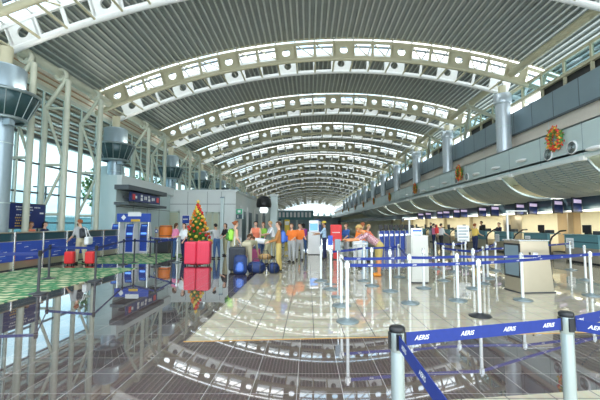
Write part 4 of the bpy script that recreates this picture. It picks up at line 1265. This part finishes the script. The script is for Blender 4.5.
# ------------------------------------------------------------------ people
VOX = .016
def _dir(pitch, abd, sgn):
    a, b = R_(pitch), R_(abd)
    v = Vector((sgn * math.sin(b), math.sin(a) * math.cos(b), -math.cos(a) * math.cos(b)))
    return v.normalized()
PEOPLE = []
def person(label, x, y, rz, h, top, bottom, hair, hair_style='short', skin='skin', shoes='shoe_dark', sleeves='short', legs='long', bend=0, arms=((8, 8, 12), (8, 8, 12)),
           thighs=((4, 3), (-4, 3)), headturn=0, headpitch=None, cap=None, group=None, female=False, skirt=False, z=0.0):
    """h body height; angles in degrees: arms (forward pitch, out, elbow) left/right, thighs (forward pitch, knee)"""
    U = h
    hip = Vector((0, 0, .52)) * U
    bd = R_(bend); T = Vector((0, math.sin(bd), math.cos(bd))); Fw = Vector((0, math.cos(bd), -math.sin(bd)))
    sw = (.098 if female else .112) * U
    bones = []   # name, [(p, r)...], material
    hipw = (.058 if female else .052) * U
    waist = hip + T * .085 * U; chest = hip + T * .20 * U; sh = hip + T * .293 * U; nk = hip + T * .325 * U
    X = Vector((1, 0, 0))
    bones.append(('pelvis', [(hip - X * hipw - T * .01 * U, .062 * U), (hip + X * hipw - T * .01 * U, .062 * U), (waist - X * .035 * U, .058 * U), (waist + X * .035 * U, .058 * U)], bottom))
    bones.append(('torso', [(waist - X * .038 * U - T * .02 * U, .060 * U), (waist + X * .038 * U - T * .02 * U, .060 * U), (chest - X * .055 * U + Fw * .012 * U, .062 * U), (chest + X * .055 * U + Fw * .012 * U, .062 * U), (sh - X * sw * .78, .036 * U), (sh + X * sw * .78, .036 * U)], top))
    hb = R_(bend * .55 if headpitch is None else headpitch)
    N = Vector((0, math.sin((bd + hb) / 2), math.cos((bd + hb) / 2)))
    Hn = Vector((0, math.sin(hb), math.cos(hb))); Hf = Vector((0, math.cos(hb), -math.sin(hb)))
    hc = nk + N * .045 * U + Hn * .058 * U + Hf * .012 * U
    bones.append(('neck', [(nk - T * .03 * U, .036 * U), (nk + N * .05 * U, .031 * U)], skin))
    tr = R_(headturn)
    Hx = X * math.cos(tr) + Hf * math.sin(tr); Hff = Hf * math.cos(tr) - X * math.sin(tr)
    bones.append(('head', [(hc + Hn * .022 * U - Hff * .012 * U, .046 * U), (hc + Hn * .020 * U + Hff * .010 * U, .043 * U), (hc - Hn * .030 * U + Hff * .020 * U, .027 * U)], skin))
    wr = []
    for sgn, (p, a, e) in zip((-1, 1), arms):
        s0 = sh + X * sgn * sw
        d1 = _dir(p, a, sgn); el = s0 + d1 * .17 * U
        d2 = _dir(p + e, a * .4, sgn); w_ = el + d2 * .145 * U
        fa = skin if sleeves != 'long' else top
        ua = top if sleeves != 'none' else skin
        bones.append(('uarm', [(s0, .034 * U), (el, .026 * U)], ua))
        bones.append(('farm', [(el, .026 * U), (w_, .018 * U)], fa))
        hd = w_ + d2 * .045 * U
        bones.append(('hand', [(w_, .016 * U), (hd + X * .010 * U, .014 * U), (hd - X * .010 * U, .014 * U)], skin))
        wr.append((w_, hd, d2, sgn))
    low = 9
    feet = []
    for sgn, (p, kx) in zip((-1, 1), thighs):
        h0 = hip + X * sgn * hipw * .95 - Vector((0, 0, .015 * U))
        d1 = _dir(p, 3, sgn); kn = h0 + d1 * .235 * U
        d2 = _dir(p - kx, 1, sgn); an = kn + d2 * .225 * U
        lm = bottom
        if legs == 'shorts':
            mid = h0 + d1 * .20 * U
            bones.append(('thigh', [(h0, .062 * U), (mid, .052 * U)], bottom)); bones.append(('thigh', [(mid, .047 * U), (kn, .040 * U)], skin)); lm = skin
        elif legs == 'skirt':
            bones.append(('thigh', [(h0, .064 * U), (kn, .060 * U)], bottom)); lm = skin
        else: bones.append(('thigh', [(h0, .062 * U), (kn, .044 * U)], bottom))
        bones.append(('shin', [(kn, .042 * U), (kn + d2 * .08 * U, .041 * U), (an, .026 * U)], lm))
        toe = an + Vector((sgn * .012, .085, 0)) * U
        toe.z = an.z - .018 * U
        bones.append(('foot', [(an + Vector((0, -.012, -.016)) * U, .026 * U), (an + Vector((0, .03, -.014)) * U, .026 * U), (toe, .021 * U)], shoes))
        low = min(low, an.z - .016 * U - .026 * U, toe.z - .021 * U)
    mb = MB()
    for nme, sp, k in bones: mb.bm(hull([(tuple(p), r) for p, r in sp], 8, 6), k)
    me = mb.build('figure_draft', mesh_only=True)
    o = bpy.data.objects.new('figure_draft', me); COL.objects.link(o)
    r1 = o.modifiers.new('r', 'REMESH'); r1.mode = 'VOXEL'; r1.voxel_size = VOX
    s1 = o.modifiers.new('s', 'SMOOTH'); s1.factor = .5; s1.iterations = 4
    PEOPLE.append(dict(o=o, bones=bones, U=U, hc=hc, Hn=Hn, Hf=Hff, Hx=Hx, wr=wr, low=low, label=label, x=x, y=y, rz=rz, hair=hair, hs=hair_style, skin=skin, cap=cap, group=group, nk=nk, z=z, sh=sh, T=T, Fw=Fw))
    return PEOPLE[-1]
def finish_people():
    bpy.context.view_layer.update()
    dg = bpy.context.evaluated_depsgraph_get()
    for P in PEOPLE:
        o = P['o']; U = P['U']
        me = bpy.data.meshes.new_from_object(o.evaluated_get(dg))
        co = np.empty(len(me.vertices) * 3); me.vertices.foreach_get('co', co); co = co.reshape(-1, 3)
        nf = len(me.polygons)
        ls = np.empty(nf, int); me.polygons.foreach_get('loop_start', ls)
        lt = np.empty(nf, int); me.polygons.foreach_get('loop_total', lt)
        lv = np.empty(len(me.loops), int); me.loops.foreach_get('vertex_index', lv)
        faces = [lv[a:a + c].tolist() for a, c in zip(ls, lt)]
        cen = np.array([co[f].mean(0) for f in faces])
        mats, best, idx = [], np.full(nf, 9e9), np.zeros(nf, int)
        for nme, sp, k in P['bones']:
            if k not in mats: mats.append(k)
            i = mats.index(k)
            pts = [(np.array(p), r) for p, r in sp]
            prs = [(a, b_) for n_, a in enumerate(pts) for b_ in pts[n_ + 1:]]
            for (a, ra), (b_, rb_) in prs:
                ab = b_ - a; t = np.clip(((cen - a) @ ab) / max(ab @ ab, 1e-9), 0, 1)
                dd = np.linalg.norm(cen - a - t[:, None] * ab, axis=1) - (ra + (rb_ - ra) * t)
                m_ = dd < best; best[m_] = dd[m_]; idx[m_] = i
        mb = MB(); mb.mats = list(mats)
        mb.v = [tuple(v) for v in co]; mb.f = faces; mb.m = idx.tolist(); mb.sm = [True] * nf
        bpy.data.meshes.remove(me)
        hc, Hn, Hf, Hx = P['hc'], P['Hn'], P['Hf'], P['Hx']
        # face: eyes at half the head height, nose, mouth, ears
        for s in (-1, 1):
            mb.sphere(tuple(hc + Hn * .006 * U + Hf * .046 * U + Hx * s * .018 * U), .0065 * U, 'white', 8, 5)
            mb.sphere(tuple(hc + Hn * .006 * U + Hf * .050 * U + Hx * s * .018 * U), .0042 * U, 'hair_black', 8, 5)
            mb.bm(hull([(tuple(hc + Hn * .008 * U - Hf * .006 * U + Hx * s * .049 * U), .008 * U), (tuple(hc - Hn * .012 * U - Hf * .002 * U + Hx * s * .047 * U), .006 * U)], 6, 5), P['skin'])
            mb.bm(hull([(tuple(hc + Hn * .018 * U + Hf * .049 * U + Hx * s * .026 * U), .003 * U), (tuple(hc + Hn * .020 * U + Hf * .051 * U + Hx * s * .011 * U), .003 * U)], 6, 5), P['hair'])
        mb.bm(hull([(tuple(hc + Hn * .004 * U + Hf * .050 * U), .005 * U), (tuple(hc - Hn * .014 * U + Hf * .058 * U), .008 * U)], 6, 5), P['skin'])
        mb.bm(hull([(tuple(hc - Hn * .031 * U + Hf * .045 * U + Hx * .012 * U), .004 * U), (tuple(hc - Hn * .031 * U + Hf * .045 * U - Hx * .012 * U), .004 * U)], 6, 5), 'mouth')
        # fingers and thumbs
        for w_, hd, d, sgn in P['wr']:
            side = d.cross(Vector((0, 1, 0)) if abs(d.y) < .8 else Vector((0, 0, 1))).normalized()
            palm = d.cross(side).normalized()
            if palm.y > 0: palm = -palm
            for j, L in enumerate((.036, .042, .039, .030)):
                b0 = hd + side * (.0165 - .011 * j) * U + d * .006 * U
                b1 = b0 + d * L * .55 * U; b2 = b1 + (d * .75 + palm * .55).normalized() * L * .5 * U
                mb.tube([b0 - d * .012 * U, b1, b2], .0056 * U, P['skin'], 6, True, r2=.0042 * U)
            t0 = w_ + d * .02 * U + side * .014 * U
            mb.tube([t0, t0 + (d * .6 + side * .7).normalized() * .026 * U, t0 + (d * .9 + side * .35).normalized() * .048 * U], .0066 * U, P['skin'], 6, True, r2=.005 * U)
        off = Vector((0, 0, -P['low']))
        mb.v = [(a, b_, c - P['low']) for a, b_, c in mb.v]
        body = mb.build('person', loc=(P['x'], P['y'], P['z'])); body.rotation_euler = (0, 0, P['rz'])
        tag(body, P['label'], 'person', P['group'])
        P['body'] = body
        # hair or cap
        R = .0515 * U
        hm = MB(); bm = bmesh.new(); bmesh.ops.create_uvsphere(bm, u_segments=18, v_segments=12, radius=R)
        kill = [v for v in bm.verts if (v.co.y > R * .42 and v.co.z < R * .48) or (v.co.z < -R * (.35 if P['hs'] == 'short' else .7) and v.co.y > -R * .3) or v.co.z < -R * .75 or (v.co.y > R * .05 and v.co.z < R * .0)]
        bmesh.ops.delete(bm, geom=kill, context='VERTS')
        B = Matrix((Hx, Hf, Hn)).transposed().to_4x4()
        mx = Matrix.Translation(hc + Hn * .020 * U - Hf * .004 * U + off) @ B
        for v in bm.verts: v.co.y *= 1.16; v.co.z *= 1.08
        rr = bmesh.ops.solidify(bm, geom=bm.faces[:], thickness=-.006 * U)
        hm.bm(bm, P['hair'], True, mx)
        if P['hs'] == 'long':
            hm.bm(hull([((0, -R * .75, -R * .1), R * .62), ((R * .35, -R * .85, -R * 1.3), R * .4), ((-R * .35, -R * .85, -R * 1.3), R * .4), ((0, -R * .95, -R * 1.8), R * .35)], 8, 6), P['hair'], True, mx)
        if P['hs'] == 'bun':
            hm.sphere((0, -R * 1.35, R * .2), R * .42, P['hair'], 10, 7, mx=mx)
        hm.build('hair', body)
        if P['cap']:
            cm = MB(); cm.lathe([(R * 1.15, R * .28), (R * 1.1, R * .75), (R * .75, R * 1.16), (.0, R * 1.3)], P['cap'], 16, mx=mx)
            cm.bm(hull([((-R * .6, R * .9, R * .34), R * .07), ((R * .6, R * .9, R * .34), R * .07), ((R * .4, R * 1.75, R * .24), R * .06), ((-R * .4, R * 1.75, R * .24), R * .06)], 6, 5), P['cap'], True, mx)
            cm.build('cap', body)
        m0 = o.data; bpy.data.objects.remove(o); bpy.data.meshes.remove(m0)
def at(u, v): p = PZ(u, v); return p.x, p.y
RT, LT, AWAY, CAM = -PI / 2, PI / 2, 0.0, PI       # facing +X, -X, away, towards the camera
def P_(label, u, v, top, rz, *a, **k):
    x, y = at(u, v); bend = k.get('bend', 0)
    h = k.pop('h', None) or max(1.5, min(1.86, 1.5 + (224 - top) / FPX * y))
    return person(label, x, y, rz, h, *a, **k)
# left counter staff
person('counter clerk in coral shirt behind the left counters', -10.42, 13.0, RT, 1.56, 'cloth_coral', 'cloth_navy', 'hair_brown', 'short', 'skin_tan', arms=((10, 6, 40), (10, 6, 40)), group='left counter clerks')
person('counter clerk with black hair behind the left counters', -10.42, 13.7, RT, 1.56, 'cloth_navy', 'cloth_black', 'hair_black', 'long', 'skin', arms=((10, 6, 40), (10, 6, 40)), female=True, group='left counter clerks')
person('counter clerk partly hidden at the far end of the left counters', -10.42, 15.75, RT, 1.54, 'cloth_navy', 'cloth_black', 'hair_black', 'short', 'skin_tan', arms=((10, 6, 40), (10, 6, 40)), group='left counter clerks')
pm = P_('man in grey shirt with white shoulder bag standing at the left counter', 80, 263.5, 224, 1.2, 'cloth_grey', 'cloth_sand', 'hair_auburn', 'short', 'skin', 'shoe_dark', bend=8, arms=((12, 8, 40), (10, 10, 50)), thighs=((6, 6), (-6, 2)), h=1.66)
# around the tree
P_('woman in pink top standing left of the christmas tree', 173.5, 258, 223.5, -.6, 'cloth_pink', 'cloth_jeans', 'hair_brown', 'long', sleeves='short', female=True, arms=((30, 8, 60), (20, 10, 40)), bend=8)
P_('woman in white top and dark trousers right beside the tree', 183.5, 259.5, 226.5, 2.6, 'cloth_white', 'cloth_navy', 'hair_brown', 'long', female=True, arms=((10, 8, 30), (25, 8, 60)))
P_('man in grey shirt and jeans reaching to the left of the tree', 216.5, 258.5, 225, .9, 'cloth_grey', 'cloth_jeans', 'hair_black', 'short', 'skin_tan', bend=10, arms=((75, 35, 10), (15, 10, 30)))
P_('traveller in dark top beyond the man reaching to the tree', 225, 255.5, 226, 2.3, 'cloth_black', 'cloth_khaki', 'hair_brown', 'long', female=True, arms=((20, 10, 40), (20, 10, 40)))
# the luggage group
wg = P_('woman in pale top wearing a green backpack', 233, 268, 224.5, -1.0, 'cloth_sand', 'cloth_khaki', 'hair_auburn', 'bun', sleeves='none', female=True, arms=((5, 6, 30), (5, 6, 30)), bend=6, h=1.58)
P_('man in khaki trousers bending away over the luggage', 246.5, 270.5, 234, -.1, 'cloth_khaki', 'cloth_sand', 'hair_brown', 'short', bend=82, arms=((25, 5, 8), (20, 5, 12)), thighs=((14, 8), (6, 2)), headpitch=60, h=1.62)
P_('man in coral sleeveless top with bare arms facing the luggage', 256.5, 258.5, 223, 2.9, 'cloth_coral', 'cloth_jeans', 'hair_black', 'short', sleeves='none', arms=((15, 14, 30), (15, 14, 30)), bend=10, h=1.6)
P_('traveller in green shirt behind the man in coral top', 263, 256.5, 223, 2.6, 'cloth_green', 'cloth_jeans', 'hair_auburn', 'short', arms=((15, 8, 20), (15, 8, 20)))
P_('person in white shirt and khaki trousers bending over dark bags', 268, 265.5, 236, LT - .1, 'cloth_white', 'cloth_khaki', 'hair_brown', 'short', bend=78, arms=((25, 5, 10), (30, 8, 15)), thighs=((16, 10), (0, 4)), headpitch=55, h=1.62)
P_('blond traveller in white t-shirt standing over the bags', 273.5, 257.5, 224.5, LT + .4, 'cloth_white', 'cloth_khaki', 'hair_blond', 'short', bend=14, arms=((35, 8, 50), (25, 8, 50)), h=1.62)
wb = P_('man in brown shirt and mustard trousers wearing a blue backpack', 278.5, 272, 224, LT + .1, 'cloth_brown', 'cloth_mustard', 'hair_brown', 'short', sleeves='long', arms=((18, 8, 55), (18, 8, 55)), shoes='shoe_dark', h=1.55)
P_('woman in orange shirt and pale trousers, left of an orange pair', 291.5, 262.5, 226.5, 2.7, 'cloth_orange', 'cloth_grey', 'hair_brown', 'short', arms=((15, 10, 60), (15, 10, 60)), female=True)
P_('woman in orange shirt and pale trousers, right of an orange pair', 299.5, 260.5, 226, 3.3, 'cloth_orange', 'cloth_grey', 'hair_black', 'long', arms=((15, 10, 60), (20, 10, 40)), female=True)
P_('traveller in purple top and blue jeans by the white kiosk', 303.5, 254, 227, .3, 'cloth_purple', 'cloth_jeans', 'hair_black', 'long', female=True)
P_('traveller in orange top far behind the purple top', 301, 250, 227, 1.0, 'cloth_orange', 'cloth_khaki', 'hair_brown', 'short')
P_('man in sky blue shirt and yellow cap beside the white kiosk', 324.5, 259, 222, LT, 'cloth_sky', 'cloth_navy', 'hair_black', 'short', 'skin_tan', cap='yellow', arms=((45, 8, 50), (40, 8, 40)))
P_('traveller in blue shirt just right of the red sign stand', 346.5, 258, 228, 2.2, 'cloth_blue', 'cloth_grey', 'hair_brown', 'short', arms=((25, 10, 40), (25, 10, 40)))
P_('woman in orange top leaning forward left of the man in checked shirt', 357.5, 268, 229, -.7, 'cloth_orange', 'cloth_white', 'hair_auburn', 'short', bend=32, arms=((60, 6, 20), (55, 8, 20)), female=True, h=1.62)
P_('traveller in coral top behind the leaning man in checked shirt', 364.5, 262, 231, -2.4, 'cloth_coral', 'cloth_sky', 'hair_blond', 'long', bend=20, arms=((40, 6, 30), (40, 6, 30)), female=True)
mc = P_('man in pink checked shirt and mustard shorts leaning over the counter board', 379.5, 276, 231, LT + .1, 'checked_shirt', 'cloth_mustard', 'hair_blond', 'short', 'skin_orange', 'shoe_orange', legs='shorts', bend=52, arms=((62, 6, 22), (58, 10, 30)), thighs=((6, 6), (0, 3)), headpitch=40, h=1.72)
# right side
P_('traveller in white shirt carrying a red bag before the desks', 441.5, 250, 225, RT + .3, 'cloth_white', 'cloth_black', 'hair_black', 'short', arms=((20, 10, 40), (20, 10, 40)))
P_('traveller in pale pink shirt left of the red bag carrier', 434, 248.5, 227, RT, 'cloth_pink', 'cloth_navy', 'hair_black', 'short')
P_('woman in yellow shirt and dark trousers right of the white notice board', 475.5, 252, 226, RT + .4, 'cloth_yellow', 'cloth_navy', 'hair_auburn', 'short', arms=((20, 8, 50), (20, 8, 50)), female=True)
p = PX(481.5, 225, 11.9); person('desk clerk in black vest beyond the woman in yellow', 11.9, p.y, LT, 1.66, 'cloth_black', 'cloth_black', 'hair_black', 'short', 'skin_tan', sleeves='short')
p = PX(499, 228, 11.85); person('desk clerk in navy uniform behind the teal desks', 11.85, p.y, LT + .3, 1.56, 'cloth_navy', 'cloth_navy', 'hair_black', 'bun', arms=((30, 8, 60), (40, 8, 50)), female=True)
p = PX(431, 228, 11.6); person('desk clerk far along the right desks left of the pink shirt', 11.6, p.y, LT, 1.6, 'cloth_navy', 'cloth_black', 'hair_black', 'short', 'skin_tan')
finish_people()

# bags carried by people: placed on the wearer's back or side
def on_back(Pn, label, key, key2, s):
    b = Pn['body']; rz = Pn['rz']; U = Pn['U']; bd = math.atan2(Pn['T'].y, Pn['T'].z)
    loc = Pn['sh'] - Pn['T'] * .24 * U - Pn['Fw'] * (.055 * U + .055 * s) + Vector((0, 0, -Pn['low']))
    w = Matrix.Rotation(rz, 4, 'Z') @ loc
    t = backpack(label, (b.location.x + w.x, b.location.y + w.y, w.z), rz, -bd, key, key2, s)
    return t
on_back(wg, 'lime green backpack worn by the woman in pale top', 'lime', 'leaf', .85)
on_back(wb, 'royal blue backpack worn by the man in brown shirt', 'blue_mid', 'blue', .85)
# white shoulder bag and dark backpack of the man at the left counter
on_back(pm, 'black backpack worn by the man at the left counter', 'bag_black', 'charcoal', .75)
x, y = pm['body'].location.x, pm['body'].location.y
t = thing('shoulder_bag', 'white shoulder bag hanging beside the man at the left counter', 'bag', (x + .36, y - .12, .72), .2)
b = MB(); b.rbox(-.08, .08, -.22, .22, 0, .3, .05, 'white', seg=3); b.build('pouch', t)
b = MB(); b.tube([(0, -.16, .28), (-.1, -.08, .6), (-.2, .0, .66), (-.1, .1, .6), (0, .16, .28)], .014, 'white', 6); b.build('strap', t)
# red bag
b = [P for P in PEOPLE if 'red bag' in P['label'] and 'carrying' in P['label']][0]['body']
t = thing('shoulder_bag', 'red shoulder bag carried by the traveller in white shirt', 'bag', (b.location.x - .30, b.location.y - .14, .95), .5)
q = MB(); q.rbox(-.12, .12, -.07, .07, 0, .34, .04, 'red', seg=3); q.build('pouch', t)
q = MB(); q.tube([(-.06, 0, .32), (.0, 0, .5), (.08, .03, .48), (.06, 0, .32)], .015, 'red', 6); q.build('strap', t)
# board under the leaning man's hands
p = PZ(357, 270)
x0, x1 = PY(352, 243, p.y).x, PY(366, 243, p.y).x
zt = PY(358, 242.5, p.y).z
t = thing('writing_table', 'narrow white writing table in front of the leaning man in checked shirt', 'table', ((x0 + x1) / 2, p.y - .15, 0))
hw = (x1 - x0) / 2
b = MB(); b.rbox(-hw, hw, -.15, .15, zt - .05, zt, .012, 'white'); b.build('tabletop', t)
for sx in (-1, 1):
    for sy in (-1, 1):
        b = MB(); b.tube([(sx * (hw - .05), sy * .11, 0), (sx * (hw - .05), sy * .11, zt - .04)], .018, 'steel', 8); b.build('leg', t)
# ------------------------------------------------------------------ light
w = bpy.data.worlds.new('sky'); SC.world = w; w.use_nodes = True
nt = w.node_tree; bg = nt.nodes['Background']
tc = nt.nodes.new('ShaderNodeTexCoord')
mp = nt.nodes.new('ShaderNodeMapping'); mp.inputs['Scale'].default_value = (1, 1, 2.2)
n = nt.nodes.new('ShaderNodeTexNoise'); n.inputs['Scale'].default_value = 3.2; n.inputs['Detail'].default_value = 7; n.inputs['Roughness'].default_value = 0.55
cr = nt.nodes.new('ShaderNodeValToRGB')
cr.color_ramp.elements[0].position = 0.40; cr.color_ramp.elements[0].color = (0.42, 0.60, 0.74, 1)
cr.color_ramp.elements[1].position = 0.58; cr.color_ramp.elements[1].color = (1.0, 1.0, 1.0, 1)
nt.links.new(tc.outputs['Generated'], mp.inputs['Vector'])
nt.links.new(mp.outputs[0], n.inputs['Vector'])
nt.links.new(n.outputs['Fac'], cr.inputs['Fac'])
nt.links.new(cr.outputs['Color'], bg.inputs['Color'])
bg.inputs['Strength'].default_value = 2.3

def area(name, loc, size, energy, rot=(0, 0, 0), col=(1, 1, 1), sy=None):
    l = bpy.data.lights.new(name, 'AREA'); l.energy = energy; l.size = size; l.color = col
    if sy: l.shape = 'RECTANGLE'; l.size_y = sy
    o = bpy.data.objects.new(name, l); COL.objects.link(o); o.location = loc; o.rotation_euler = rot
    return o
# the bowls on the left columns throw light up at the deck
for k in range(0, 10):
    x, y = (XCL, DY(k)) if k else (-10.3, 11.4)
    area('uplight_lamp', (x + 0.75, y, 5.95), 0.5, 20, (PI, 0.35, 0), (1, .96, .86))
# strip lights over the check in desks
for k in range(7):
    area('desk_fill', (12.9, 9 + 6 * k, 2.15), 0.5, 55, (0, R_(-45), 0), (1, .93, .78), 5.0)
SC.view_settings.view_transform = 'Standard'
SC.view_settings.look = 'None'
SC.view_settings.gamma = 1.0
SC.view_settings.use_curve_mapping = False
SC.view_settings.exposure = 0.82
SC.cycles.use_denoising = True
SC.cycles.max_bounces = 10
SC.cycles.diffuse_bounces = 5
SC.cycles.glossy_bounces = 5
SC.cycles.transparent_max_bounces = 24
SC.cycles.sample_clamp_indirect = 8
